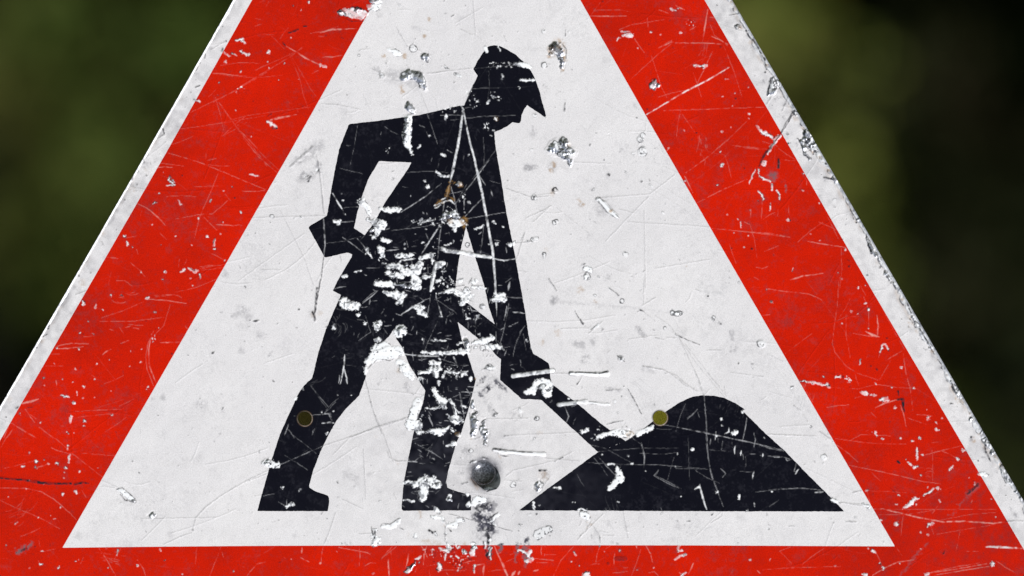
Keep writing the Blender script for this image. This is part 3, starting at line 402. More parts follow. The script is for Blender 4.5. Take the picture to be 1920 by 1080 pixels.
n w 1 | 110,300,14 160,300,24 220,300,30 280,260,32 310,235,26 | 750,100,18 790,130,18 | 710,190,18 770,190,24 820,200,20 840,230,14 | 900,280,20 950,290,38 1000,280,28 | 1000,230,22 1080,225,20 | 505,430,24 500,390,10 | 740,380,14 760,400,14 | 870,385,12 | 1380,250,12 1440,210,22 1500,165,18 | 1440,260,12 1460,275,12 | 885,490,12 895,560,24 | 890,590,32 830,580,14 790,555,8 | 865,640,12 858,710,8 | 1080,600,26 | 1190,620,44 1210,560,36 1200,500,20 | 1410,440,10 1390,500,12 1400,700,10 | 1340,500,12 1350,560,10 | 790,770,30 790,810,30 | 510,690,14 545,680,16 570,660,12 | 550,740,10 | 1730,590,16 1790,600,16 1850,640,26 1880,600,26 | 1830,720,22 1900,690,24 | 1750,290,14 | 1210,770,14 1210,850,14 | 10,480,40 | 30,350,24 | 60,500,24
n k .8 | 1230,90,16 1290,110,26 1340,70,20 | 1260,180,12 1300,200,18 | 1370,350,24 1360,410,20
n g 1 | 1280,60,70 1330,120,100 1400,60,60 | 1250,180,60 1380,240,80 1420,330,60 | 1380,380,50 | 1300,300,60
n g .6 | 1250,380,50 1280,430,40 | 1210,150,40
n k .6 | 1270,70,40 1330,90,40 1400,40,30 | 1240,150,30 | 1400,340,36 1440,310,28 | 1330,340,24
n g 1 | 1830,470,26 1830,560,36 1830,650,36 1820,760,14 | 1745,500,14 1720,610,14 1700,720,12 | 1540,520,18 1500,600,14 | 1370,560,20 1390,650,22
n m .9 | 390,850,16 430,820,22 470,780,18 500,730,12 | 1400,560,16 1400,640,14 | 1100,600,18 | 1200,560,20 | 1390,450,18
n k 1 | 430,810,10 470,770,10 | 510,720,9 | 760,820,10 780,830,8 | 1210,790,8 1200,840,6
n s .9 | 1450,530,8 1500,650,8 1560,770,14 1610,896,20 | 180,690,6 190,890,12 | 420,630,10 395,790,5 | 570,530,7 620,610,8 660,690,5 | 640,530,6 610,640,8 600,760,6 | 280,540,4 110,680,3 | 800,830,5 1100,832,5 | 1330,760,14 1320,890,8 | 1050,660,8 1110,650,8 | 1060,700,6 1190,660,6 | 1080,740,7 1220,710,7 | 1190,770,8 1330,750,9 | 1490,630,6 1530,615,6 | 1640,640,6 1680,630,6 | 1660,896,12 1700,840,18 | 1740,880,12 1760,840,12 | 640,770,3 740,760,6 | 670,810,5 680,896,5 | 500,850,4 520,800,4 | 1380,840,5 1560,820,4 | 1540,760,3 1700,680,3 | 940,770,5 1030,760,5 | 870,850,6 900,890,6 | 1040,850,6 1050,700,4 | 930,800,4 1030,790,4 | 210,560,3 220,700,3
n r .9 | 900,560,50 1000,540,40 | 720,620,50 | 950,680,70 1050,780,60 | 1130,700,50 | 850,640,40 | 620,600,30
n y .5 | 570,150,14 570,190,10 | 410,400,16 | 850,300,12 | 690,170,10 | 780,500,30 600,480,24 | 1100,500,20
p w 1 | 580,150,28 620,160,44 650,190,32 | 540,95,10 600,100,14 640,110,14 | 640,870,44 640,890,56 | 490,610,12 505,650,14 | 800,535,10 | 1745,540,14 1735,590,12 1780,585,16 | 1700,690,12 1760,665,14 1830,640,10 | 1450,805,9 | 0,20,20 10,70,20 | 470,15,8 | 500,15,7 | 1020,5,8 | 80,45,10 | 1790,890,16 1840,850,10 | 850,608,6 | 550,770,7 | 460,720,7 | 1250,825,7
p o 1 | 60,400,60 150,350,50 180,330,40 | 1040,590,14
p w 1 | 200,320,12 215,360,10 | 60,440,14
p g .5 | 110,370,36
p k 1 | 640,130,10 | 620,180,10 | 560,180,7 | 640,200,4 | 600,860,8 640,845,8 690,860,7 | 40,155,14 | 495,630,7 | 10,450,0.5 | 20,80,8 | 1490,285,8 | 1880,240,9 1840,245,3 | 990,255,6 | 570,415,8 | 800,420,6 805,500,4 | 335,360,6 | 1130,370,7
p k .35 | 630,240,5 660,310,5 | 700,240,5 640,340,5 | 560,430,5 700,290,5 840,150,5 | 690,260,5 740,330,4 800,410,5 800,500,4 | 580,240,4 560,290,3 | 700,400,5 705,450,4 | 800,360,4 900,380,4 | 530,460,4 600,380,4 | 1085,130,6 1120,330,6 1140,440,6 | 1100,350,5 1150,370,5 | 0,150,0.5 | 840,410,3 970,410,3
p y .5 | 700,270,20 | 650,240,16 | 640,310,14 | 690,185,8
p g .3 | 760,380,40 | 900,270,40 | 1500,290,16 | 1740,300,40 | 1120,300,24 | 1840,370,30 | 700,430,40
p s .9 | 0,688,10 120,695,7 240,708,10 | 40,735,6 180,738,5 | 100,530,8 95,640,7 | 100,630,4 270,640,5 | 680,765,5 740,748,6 790,750,4 | 1350,530,6 1410,640,9 1430,730,4 | 1235,520,8 1245,570,5 | 975,630,8 970,760,5 | 1290,580,4 1230,760,4 1180,890,4 | 800,540,3 750,730,6 | 480,540,4 330,710,4 240,896,8 | 1920,740,10 1860,870,8 | 950,860,4 1130,840,3 | 870,570,5 930,530,5 | 1380,860,5 1460,840,5 | 1450,840,4 1500,896,4 | 1080,795,5 1140,795,5 | 60,820,10 0,840,8 | 140,540,6 | 1750,850,6 1800,890,7
p k .5 | 1000,690,30 1100,690,30 | 900,750,20
c w 1 | 40,215,18 100,200,20 170,180,36 230,170,30 | 200,200,40 205,250,16 | 150,105,12 240,110,14 | 270,250,14 290,220,12 | 470,230,20 500,220,18 | 300,200,12 400,210,10 530,200,6 | 50,272,10 90,272,9 | 230,300,9 230,340,9 | 550,280,16 560,250,7 | 180,370,16 200,430,24 240,480,36 280,500,40 290,560,20 | 100,560,10 150,575,10 220,565,12 290,540,20 | 340,490,16 380,520,12 400,580,9 405,640,8 | 470,550,16 500,560,14 | 380,690,26 420,710,26 460,690,20 | 20,815,6 120,800,12 220,810,36 270,800,30 320,760,14 | 330,860,0.5 | 395,930,18 | 310,945,10 370,940,8 | 430,840,20 | 350,780,8 380,800,8 | 60,0,12 160,10,18 300,10,22 430,5,22 520,0,20 | 700,160,10 740,150,12 790,160,12
c r 1 | 320,190,40 450,180,30 | 210,440,46 | 330,650,30 | 370,790,30 | 440,580,40 | 60,600,30 40,700,40 | 350,490,20 | 400,200,60
c s 1 | 440,410,7 460,520,7 490,670,7 | 460,402,6 630,405,8 | 530,352,7 710,360,7 | 130,640,8 170,750,8 | 260,70,5 410,120,5 | 0,30,7 150,45,5 | 380,50,10 410,110,7 | 280,90,5 305,40,5 | 250,80,7 230,60,10 | 370,460,3 440,430,3 | 110,1060,4 170,920,4 | 60,970,3 230,1060,3 | 290,120,3 480,140,3 | 560,430,4 530,520,4 | 490,440,5 540,440,4
c g .9 | 650,300,26 700,260,18 | 740,350,30 700,390,20 | 670,450,18 | 800,300,26 880,360,24 920,390,14 | 620,330,20 | 660,420,16 | 560,700,10
c g .35 | 850,470,30 | 560,1000,40 500,1050,40 | 760,280,50
c k .8 | 730,360,14 745,380,12 | 680,310,8 | 650,280,6 | 665,185,6 700,170,5 740,145,5 780,160,5 | 780,590,5 790,580,4 | 780,650,7 830,625,6 | 740,650,6 | 600,885,5 650,860,4 | 705,945,8 | 890,855,5 940,850,4 | 790,985,7 830,980,5 960,1010,4 | 835,1030,8 | 780,640,4 | 700,660,4 | 90,20,0.5 | 545,620,6 560,860,7
c m 1 | 575,560,18 570,500,14 | 590,640,24 590,700,34 585,780,28 575,850,14 | 600,620,20 | 690,700,12 670,790,26 690,850,12 | 700,800,20 700,930,10
c g 1 | 590,690,24 590,740,24 | 670,800,20
c y .8 | 430,840,14 | 560,880,10 | 600,270,8
d w 1 | 120,60,30 170,50,60 240,10,40 | 130,110,24 | 720,10,26 800,20,40 900,10,50 960,10,20 | 240,310,18 250,345,24 300,350,14 | 80,820,20 140,800,18 | 350,790,14 450,790,50 560,760,60 680,710,50 740,700,16 | 600,850,40 700,860,50 800,870,40 870,900,20 | 400,880,30 | 900,910,14 860,840,14
d w 1 | 0,980,40 100,960,44 200,920,40 260,880,40
d m .9 | 240,770,40 250,850,40 | 210,900,24
d k .9 | 320,810,7 400,760,7 470,710,9 | 600,1040,6 630,1000,6 | 660,1040,6 690,1010,6 | 710,1040,6 720,1010,6 | 540,1030,4 | 480,120,10 580,120,6 | 485,160,10 | 550,820,7 | 590,860,5 580,940,5 | 600,920,5 640,950,5 | 480,880,4 500,940,4
d s 1 | 770,60,9 775,320,9 | 778,440,9 778,490,9 | 775,590,9 765,710,9 780,800,9 | 1000,90,9 985,200,8 940,430,8 880,680,8 850,790,9 780,1010,9 | 1070,240,9 1290,272,8 | 1290,490,7 1200,600,10 1195,660,7 | 1160,710,9 1110,840,6 1075,1040,6 | 175,190,8 180,340,8 | 270,420,8 270,540,9 | 300,120,7 335,240,8 | 380,300,7 400,400,6 400,670,6 | 430,320,6 510,360,6 | 520,420,4 440,490,6 | 310,510,7 330,490,7 | 360,490,7 420,530,7 | 0,220,6 60,265,6 | 930,635,8 960,645,8 | 1000,500,14 1050,490,8 | 340,240,7 390,220,7
d s .6 | 1260,640,12 1290,800,8 1310,920,6 | 800,760,4 900,900,4 | 920,880,5 1020,860,4 | 1390,870,14 1390,910,12 | 980,990,8 1010,1010,8
d r .8 | 250,220,80 | 420,340,60 | 1320,750,40 | 470,650,40
e w 1 | 270,330,14 320,290,40 350,350,40 390,400,40 420,480,34 | 400,560,30 450,600,34 540,620,60 600,650,90 | 560,700,80 540,780,40 | 480,850,20 500,830,26 | 580,410,20 640,420,30 740,430,50 840,420,40 890,410,16 | 620,860,30 660,880,34 740,910,22 | 400,1010,20 370,1030,16 | 560,980,24 600,1030,50 | 1290,90,30 | 1200,930,12 1250,920,12 | 1540,965,10 1650,930,12 | 1690,900,16 | 1050,220,10 | 960,945,14 | 950,1010,12 | 1500,1000,14 1560,1020,20 | 1380,985,10 | 1450,860,8 | 1270,715,8 | 1190,640,8 1300,590,14 1370,580,14 | 1410,570,10 | 1050,605,8 | 1850,470,12 | 1800,880,10 | 240,280,16 | 20,280,12 | 10,185,9 | 60,490,8
e w 1 | 1640,620,50 1700,650,60 1780,620,60 1850,630,40 | 1700,720,30
e m 1 | 1530,560,40 1600,500,50 1680,480,50 1740,540,40 | 1750,20,24 1790,50,30
e y 1 | 1640,0,20 1610,130,16 1560,230,24 | 1420,350,20 1500,300,26 1600,270,30 1680,280,26 | 1790,60,40 | 1640,600,30 | 1840,600,60 1850,680,30 | 1700,20,16 | 1860,560,30
e w .9 | 1390,370,8 1450,340,8 1500,330,8 1560,300,12 1640,290,14 1690,350,8 | 1400,400,7 1500,360,9 | 1500,270,6 1560,240,7
e m .9 | 440,730,24 490,720,20
e r 1 | 1640,440,70 | 1400,600,0.5 | 1500,600,80 1300,580,40 1100,620,40 | 1830,180,40 1800,260,40 | 260,290,40 | 520,560,40 | 460,810,30
e s 1 | 900,460,10 1060,360,10 1270,220,10 1380,130,10 | 1380,130,3 1500,30,3 | 1640,0,9 1580,220,9 1540,330,8 1520,500,10 1510,620,9 1470,860,9 1450,1080,8 | 1640,70,9 1690,230,9 1720,380,8 1750,520,8 | 1500,630,8 1400,780,14 1220,1060,8 | 1620,190,7 1860,130,8 | 1880,50,7 1700,370,6 | 1850,170,8 1840,420,10 | 20,840,8 150,930,9 330,1070,10 | 240,860,12 300,930,9 360,1000,9 | 280,890,7 340,820,7 | 40,400,8 250,380,5 | 1310,660,4 1500,620,5 | 740,740,4 1300,670,4 | 1860,560,6 1920,560,6 | 1860,530,5 1920,470,5 | 680,1035,12 770,1030,10 860,1020,12 | 0,610,10 180,600,5
e s .6 | 380,400,7 440,440,6 | 1220,460,12 1240,490,8 | 1280,470,12 1285,500,9 | 920,80,5 1000,95,5 | 840,310,7 845,370,5
f w 1 | 50,60,20 80,110,16 110,150,14 140,190,8 | 240,40,26 280,90,46 310,150,34 | 520,160,36 600,155,36 700,150,30 760,150,14 | 850,200,20 900,180,30 960,160,40 1040,160,40 | 1050,190,30 1050,280,16 | 540,250,9 640,220,9 780,205,9 | 380,330,30 440,290,30 520,310,50 600,360,50 | 370,420,30 430,440,30 560,440,50 590,470,30 | 600,390,60 700,400,50 800,380,80 870,290,50 | 740,310,26 | 780,480,50 780,560,70 840,560,50 | 800,620,50 850,640,30 740,620,30 | 200,570,50 290,580,50 380,580,50 450,600,40 | 160,570,16 | 330,700,20 400,730,40 500,740,66 580,770,60 | 620,740,40 560,830,40 510,870,16 | 500,680,20 | 1120,300,50 1180,280,40 1220,265,24 | 920,465,30 980,470,26 1060,460,30 | 1180,395,12 1250,390,14 | 1110,540,30 1150,520,20 | 1060,640,20 | 1150,710,14 1250,690,20 1350,680,36 | 1420,700,50 1480,740,40 | 1560,680,60 1580,740,60 1540,800,70 | 1490,860,50 1520,860,40 | 790,930,30 900,940,40 | 870,1000,60 940,1040,40 | 1200,60,20 | 310,270,14 350,280,10 | 1450,540,30 1500,520,20 | 1640,560,30 1700,530,30 | 1650,630,24 1820,640,26 | 1300,470,8 1340,540,14 | 930,350,14 | 1350,550,20 | 1100,720,14 | 1180,1060,20 | 640,50,10 | 1390,680,30
f b 1 | 1180,40,18 1240,80,24 1330,90,26 1480,110,26 1600,130,22 1700,150,24 1920,180,22
f g .7 | 1240,40,10 1480,80,12 1700,110,10 1900,140,10
f b 1 | 1100,260,16 1080,360,24 1060,460,24 1040,580,24 1020,680,16
f k 1 | 450,390,24 | 490,340,14 | 500,400,12 | 560,280,8 | 180,560,8 | 190,600,6 | 1480,660,10 1500,700,8 | 1590,580,9 1640,490,7 | 1420,530,7 1510,495,6 | 1640,610,7 1800,605,7 | 1400,620,6 1530,600,6 | 1750,920,9 1830,900,6 | 1770,940,9 | 600,730,5 | 620,690,8 | 870,960,6 | 1230,570,8 | 1420,700,8
f m .7 | 470,580,20 600,600,24 720,620,20 | 660,290,26
f r 1 | 1200,560,90 1300,600,60 | 970,260,60 | 450,380,60 | 1200,320,60 | 240,200,50 | 1600,740,90 | 60,90,50
f s 1 | 1140,0,8 1120,220,8 | 970,0,9 880,130,8 | 0,850,8 200,680,8 | 420,530,7 510,460,7 | 580,1040,9 770,920,10 930,820,8 1000,800,7 | 1020,740,9 980,1000,8 960,1080,9 | 1100,740,8 1110,820,12 1180,860,8 | 1140,900,8 1190,1070,14 | 1230,830,7 1330,795,8 | 1270,1070,6 1350,1000,7 | 1300,990,6 1340,1060,7 | 1370,990,6 1410,1030,6 | 1500,960,9 1510,1080,9 | 1610,900,8 1640,1000,9 | 330,190,8 380,230,7 | 350,80,10 540,60,9 | 1100,820,4 1300,950,3 | 1760,0,6 1780,100,6 | 550,560,12 700,550,8 | 60,340,3 250,335,3
B w 1 | 255,440,9 290,450,16 | 300,430,8 | 315,835,12 345,835,10 | 400,810,8 450,795,6 | 1270,500,8 1335,472,8 | 315,290,9 | 1370,605,8 | 1425,605,9 | 1470,480,8 | 1400,440,8 1420,455,7 | 1480,620,0.5 | 1520,610,16 1560,590,9 | 1225,310,10 | 1440,990,34 1460,985,36 1480,1000,24 | 1420,960,12 | 910,150,8
B s 1 | 1265,0,9 1290,100,9 1325,260,8 1350,400,8 1375,540,8 1395,640,9 1410,800,8 1418,950,7 1425,1079,8 | 245,240,6 290,320,6 320,365,7 | 1370,0,4 1290,110,5 1150,290,4 | 1200,405,4 1320,280,5 | 1230,420,3 1490,375,4 | 1410,710,6 1480,725,6 1560,712,5 | 160,1,3 180,200,3
B s .75 | 175,380,4 185,500,6 190,600,6 182,690,4 | 1330,480,4 1320,600,4 1300,680,3 | 1300,110,5 1345,180,5 | 1490,880,4 1530,850,3 | 1500,985,5 1610,992,5 | 1520,880,9 1510,940,5 | 300,60,3 460,100,3 | 250,930,5 340,910,5 | 1380,210,5 1395,260,6 | 1450,170,2 1380,150,2 | 320,380,8 340,395,8 | 360,340,3 430,340,3 | 200,600,2 450,550,2
B k .95 | 180,700,5 165,840,5 140,950,6 122,1079,6
B k .6 | 140,0,3 165,200,3 180,380,3 | 1500,205,3 1680,270,3 1800,260,3 | 1800,860,4 1860,945,4 | 1570,710,3 1630,520,3 1600,580,3 | 1640,420,2 1820,330,2 | 1560,600,3 1720,580,3 | 300,690,2 310,740,2 | 60,420,0.5 | 430,650,0.5
B o 1 | 1695,270,20 | 1845,220,20 | 1840,450,18 1855,440,12 | 1770,680,16 1765,705,8 | 1690,575,16 1720,565,10 | 1215,610,16 | 15,412,9 | 1650,585,12 | 1325,1055,20
B k .8 | 1505,150,6 | 1600,50,0.5 | 670,85,3 690,80,3 | 70,150,9 85,120,9 | 145,75,9 | 1330,1040,5
B g .8 | 40,130,26 80,115,20 | 140,75,14 150,30,12 | 1640,55,24 1700,50,20 | 1840,1010,24 | 30,110,26
B y .5 | 1600,60,0.5 | 1830,230,26 | 1640,590,0.5 | 1780,640,14
C w 1 | 320,110,34 360,125,40 420,130,26 | 300,95,14 340,80,14 | 430,190,16 | 475,258,14 | 560,290,22 580,250,18 | 555,270,22 | 720,320,40 740,300,40 | 690,330,0.5 | 255,290,8 250,270,7 | 1640,750,22 1680,740,36 | 1720,690,40 1780,700,50 1790,760,34 | 1810,600,0.5
C w 1 | 560,375,14 590,370,16 | 560,440,40 620,430,50 | 500,530,26 540,490,34 620,470,50 720,460,40 | 480,580,16 480,620,12 | 720,530,20 760,560,26 780,610,30 820,640,20 | 750,580,30 | 860,820,30 840,860,34 820,920,34 | 800,980,40 860,990,36 | 900,655,9 860,655,9
C b 1 | 1540,635,14 1640,620,14 1740,608,14 1830,595,14
C m .9 | 350,125,24 | 740,310,30 | 570,270,10 | 1760,720,24 1780,750,20 | 1700,780,0.5 | 1210,390,20 1210,430,16
C k 1 | 500,580,5 560,520,4 620,515,4 660,525,4 690,505,4 | 580,380,6 560,430,5 | 1720,730,14 1740,760,16 | 1600,780,10 1720,780,9 | 240,450,0.5 | 700,450,4 750,470,4 | 480,550,8 | 100,175,7 115,200,6 | 120,235,7 | 520,820,6 | 1410,910,4 1440,905,4 | 1585,870,4 1600,865,4
C s 1 | 330,480,6 325,570,6 300,690,5 | 325,570,5 345,650,6 350,690,7 | 295,630,5 285,690,5 | 170,975,6 230,965,6 262,975,6 | 1500,130,5 1480,230,4 | 1550,175,6 1630,185,5 | 1540,635,0.5 | 760,475,6 1010,490,6 | 270,150,5 340,160,5 | 100,915,3 230,900,3 240,960,3 | 460,110,5 570,20,5 | 740,190,5 900,95,6 | 480,200,3 520,320,3 | 610,290,5 640,330,5 | 820,455,5 825,520,5 | 430,380,3 520,320,3 | 1870,840,14 1920,838,14
C w 1 | 870,605,10 930,600,14 990,590,26 | 950,540,12 1010,545,14 | 970,730,12 | 1155,400,10 | 890,370,8 | 985,370,12 | 1060,380,4 960,380,4 | 1100,640,0.5
C s .6 | 200,880,3 290,790,3 | 80,680,2 200,860,3 | 1000,100,3 1030,190,6 | 1000,240,5 930,390,4 880,520,4 | 1200,180,6 1210,210,8 | 1060,570,3 1160,545,3 | 1560,420,3 1620,280,3 | 1090,800,8 1120,900,6 1135,940,8 | 1160,760,6 1180,860,6
C k .95 | 132,0,6 115,200,6
C k .6 | 130,0,0.5 | 480,650,3 520,820,4 545,910,4 600,1050,3 | 370,1079,3 560,1000,4 790,930,3 | 1400,600,3 1330,580,3
C g .5 | 770,680,14 790,740,14 | 1130,700,0.5 | 1350,810,20 1400,900,16 | 580,680,14 | 1840,95,20 | 105,190,22 | 1860,280,14 | 480,610,10 | 1540,910,20
C y .4 | 150,180,20 | 720,590,18 | 110,190,20 | 850,830,14
C o 1 | 1715,940,14 | 1420,910,14 | 1600,880,14 | 1370,570,24 | 1325,435,18
D w 1 | 140,340,20 180,345,26 230,350,22 | 590,125,9 | 265,515,10 | 295,655,12 345,635,9 | 1230,495,26 1290,460,30 1380,490,34 | 1290,500,44 1280,590,28 | 1300,430,12 | 1360,440,12 | 1460,600,14 1470,580,16 | 1240,120,9 1340,110,14 1420,110,26 1460,80,12 | 1500,200,16 | 1540,135,14 | 1145,480,10 1220,475,8 | 1145,605,9 1210,612,7 | 1650,620,26 1680,600,30 1720,610,20 | 1610,640,20 | 1500,20,26 1540,30,24 | 1600,560,14 | 925,860,20 940,900,24 | 930,920,24 960,890,16
D m 1 | 165,340,18 | 1390,500,20 | 1290,450,10 | 1470,600,12
D k 1 | 115,345,4 140,310,4 170,305,5 | 140,345,10 | 180,345,7 | 200,380,4 250,350,4 | 910,800,5 920,860,6 | 935,830,6 930,880,7 | 1240,530,0.5 | 1560,590,14 | 550,705,5 560,695,4 | 590,740,5 | 520,842,5 | 95,775,3 | 1500,540,6
D s .9 | 250,350,5 400,285,4 560,215,4 | 330,130,3 510,270,3 | 1165,325,6 1235,330,7 | 555,50,6 640,50,5 | 300,600,3 295,650,4 | 240,620,3 290,650,4 | 280,280,2 450,390,2 | 1220,195,3 1420,310,4 | 1300,250,4 1350,200,4 | 130,575,3 210,560,3 | 1150,440,3 1210,430,3 | 490,100,3 480,140,3 | 1140,490,3 1220,500,3 | 1320,10,6 1350,70,6 | 1540,630,4 1530,670,4
D k .4 | 0,470,2 170,390,3 | 560,215,3 940,90,3 1160,20,3 | 940,0,4 1000,140,4 1040,260,4 1070,340,3 | 1025,260,5 1040,300,5 1090,325,5 1160,325,5 | 570,920,4 600,850,3 650,700,2 | 700,600,3 850,670,3 | 820,848,2 900,848,2 | 850,240,2 870,600,2 | 1070,560,3 1090,600,3
D g .35 | 730,420,30 800,440,30 | 900,430,20 | 810,490,20 | 1630,400,40 1600,300,60 | 1530,330,40 | 1620,360,40 | 370,860,12
D g .7 | 1740,330,30 | 1620,420,20 | 1750,520,16
D k .8 | 905,355,5 | 880,440,0.5 | 1620,340,6 1640,320,6 | 1710,300,6 1750,310,5 | 1560,490,6 1600,480,6 | 1500,500,5 | 1740,520,9 | 1800,520,7
D y .5 | 1090,340,14 | 1090,200,0.5 | 1530,130,16 | 1260,690,12 1265,720,8 | 940,150,8
D o .8 | 1625,250,16 | 1360,850,0.5
D s .9 | 410,950,6 405,990,5 | 95,1060,4 140,1055,3 | 400,1020,5 460,1050,5 | 540,1060,9 | 330,1030,6 | 670,945,5 880,985,4 900,995,4 | 1060,940,3 980,1030,3 | 860,1079,4 900,1055,4 940,1060,4 | 820,940,4 820,1079,4 | 560,940,3 545,1060,3
E w 1 | 850,690,14 900,670,14 960,660,22 1020,660,30 1080,670,26 | 1140,665,20 1200,640,18 1240,620,16 | 735,650,16 770,640,12 | 990,920,20 1000,960,22 1010,990,26 960,1030,24 930,1060,20 | 540,1050,10 575,1052,9 | 925,885,6 960,890,7 | 1070,820,10 | 1095,885,7 | 1530,780,12 | 1840,655,18 | 880,817,7 | 640,410,7
E y 1 | 1070,665,20 1090,660,14
E b .9 | 565,455,14 640,448,14 700,440,14 | 700,440,9 760,435,16 | 650,230,10 800,235,10 920,235,14 | 100,780,8 160,795,14 300,805,12 460,815,14 | 780,440,5 930,455,6
E k 1 | 650,225,4 800,225,5 860,235,4 920,215,8 | 100,775,9 190,790,5 380,800,5 | 150,820,5 200,830,4 | 570,440,5 | 700,310,5 715,290,4 | 990,105,5 1040,145,4 | 1035,325,5 | 1070,350,4 1110,420,5 1165,525,4 | 915,600,4 960,585,4 1030,575,4 | 1865,160,6 | 540,865,5 600,835,5 | 180,680,4 | 95,495,4 130,520,4 | 430,930,9 480,930,6 | 155,872,4 | 220,1040,4
E r .9 | 850,640,22 | 820,690,20 | 1050,650,50 | 430,1010,26
E o 1 | 1015,125,20 | 410,555,16 | 970,435,14 | 290,500,18 | 240,1030,20 | 430,1030,26 | 60,190,18 90,195,14 | 110,530,14
E s .7 | 1320,600,5 1640,660,5 1920,725,5 | 1610,390,3 1630,560,4 1630,740,4 1660,930,4 1710,1070,4 | 1100,700,3 1160,740,4 1185,850,5 1180,910,5 | 750,870,3 950,885,4 1300,890,4 1640,920,4 | 850,830,5 970,960,5 | 820,840,3 920,970,4 | 1260,965,4 1285,930,4 | 1260,965,3 1450,1060,4 | 1490,555,3 1565,490,4 | 700,960,3 750,1045,3 | 610,470,4 640,540,5 620,590,4 | 690,550,4 670,600,4 | 660,470,4 690,460,4 | 700,720,3 900,770,3 1100,880,2 | 1270,630,2 1380,632,3 | 850,795,2 1430,770,2 | 1410,650,2 1480,450,2 | 1500,700,2 1510,1000,3 | 1400,830,2 1350,1000,2
E k .3 | 150,350,2 | 1180,180,3 1300,200,4 1420,250,4 1500,320,4 1570,360,3 | 1560,240,3 1600,360,3 | 1480,20,2 1620,200,3 1780,400,3 | 190,970,4 240,930,3 540,860,3 660,800,3 | 450,840,3 720,865,3 | 180,1000,3 300,1010,3 | 500,980,3 450,1060,3 | 50,560,2 350,555,2 | 180,680,2 700,655,2
E g .6 | 700,20,20 740,40,16 | 740,130,22 770,110,18 | 490,660,0.5 | 230,530,20 | 930,350,14 1000,350,14 | 470,960,30 | 600,640,0.5
E y .35 | 470,970,26 | 430,660,16 | 600,600,10 | 450,980,30
F s 1 | 200,375,4 480,432,5 740,485,5 1040,555,5 | 400,0,3 460,130,4 480,400,4 490,600,4 510,720,5 550,830,4 600,960,4 | 545,420,6 540,480,5 | 510,470,4 505,510,5 | 560,470,4 565,500,4 | 595,490,5 585,550,5 | 660,490,4 665,515,4 | 685,525,5 680,580,6 | 730,560,7 725,590,5 | 770,320,4 740,480,5 | 820,430,4 830,480,5 820,530,6 | 640,390,5 640,420,6 610,435,4 | 500,550,3 640,560,3 | 740,580,3 745,620,4 | 760,600,4 760,670,4 | 885,580,6 885,600,6 | 790,578,4 830,580,4 | 930,597,4 1020,605,5 | 1050,610,7 1060,630,5 1090,620,6 | 600,380,4 | 100,735,4 135,695,4 | 100,735,3 290,830,4 | 250,665,3 260,685,3 480,690,3 | 580,685,3 615,720,5 595,750,4 | 720,705,3 820,708,3 | 820,705,5 810,765,6 | 340,330,4 415,260,4 | 415,280,3 430,320,3 | 830,855,3 960,840,4 1160,825,4 1300,840,3 | 1265,858,7 1320,852,7 | 10,500,4 35,600,5 25,680,5 | 430,800,7 440,850,7 460,920,7 480,980,6 | 820,930,6 825,960,4 | 930,960,3 1000,910,3 | 1125,640,4 1110,705,5 | 1140,690,5 1120,725,6 | 0,575,2 280,570,3 | 400,700,2 570,790,2 | 150,970,4 160,990,4
F w 1 | 590,330,9 | 690,425,14 665,430,9 | 550,455,9 | 378,550,13 | 560,855,9 545,860,8 | 715,880,8 710,905,6 | 290,885,7 | 395,835,6 430,820,7 | 270,578,7 | 740,280,9 | 1380,905,12 1410,925,10 | 1610,945,10 1640,965,10 | 590,370,6 | 765,990,6 | 255,670,8 | 40,705,7 | 950,850,7
F k .9 | 1090,100,6 1110,95,4 | 515,1020,6 530,1010,4 | 1330,590,5 | 740,270,7 | 1600,940,4 1640,955,4
F o 1 | 1325,605,20 | 1320,650,6
F k .35 | 230,10,3 330,90,4 420,135,3 | 490,0,3 600,130,3 | 920,440,2 1270,455,3 | 1110,230,4 1160,270,4 | 1420,930,3 1600,945,3 | 610,100,3 620,150,3 | 1300,420,3 1390,490,3 | 600,980,3 590,1030,3 510,1079,3 | 1180,300,3 1210,350,3
R s .6 | 600,0,3 720,140,4 850,250,4 | 640,0,3 860,230,3 | 100,120,0.5
R k .35 | 1130,120,3 1160,300,3 1185,540,4 | 870,520,2 1040,860,2 1110,1060,2 | 730,945,3 870,945,3 | 640,570,2 1190,555,2 | 940,200,8 1100,60,8
R g .5 | 1020,290,30 1080,280,26 1130,220,16 1150,190,10 | 1000,150,40 1150,50,40 | 470,980,18
R r .9 | 1060,280,30 | 1130,230,16
R o 1 | 805,560,14 | 1012,567,10 | 970,575,8
R k .8 | 687,684,5 | 1070,310,7 | 740,787,4 | 580,930,4 | 795,605,5
X k .9 | 770,468,8 | 1035,235,5 | 1075,240,9 1100,232,4 | 1200,670,6 1210,678,5 | 1340,678,5 | 370,920,4 | 590,485,4 | 840,860,5 830,880,4 | 1385,155,8 | 1495,190,8 1500,235,8 | 1030,280,4 | 1120,862,4 | 1270,985,0.5 | 1175,490,4 | 985,635,3
X w 1 | 1360,800,10 | 1640,265,6 1625,295,8 | 1590,1045,9 | 1760,770,5 | 1630,890,5 | 1575,905,5 | 1545,890,5
X g .5 | 970,160,40 1020,210,20 | 910,200,14 | 970,455,20 | 1480,180,22 | 400,790,20 | 680,840,30 | 1100,340,30 | 1180,480,14
X s .7 | 1280,1060,5 1310,980,4 | 1310,1020,4 1350,1079,3 | 1480,915,4 1600,905,5 1620,960,5 | 1450,680,3 1600,860,4 | 1570,900,4 1650,820,3 | 1480,1060,3 1500,1010,3 | 1640,490,3 1625,500,3 | 1350,920,2 1380,920,3
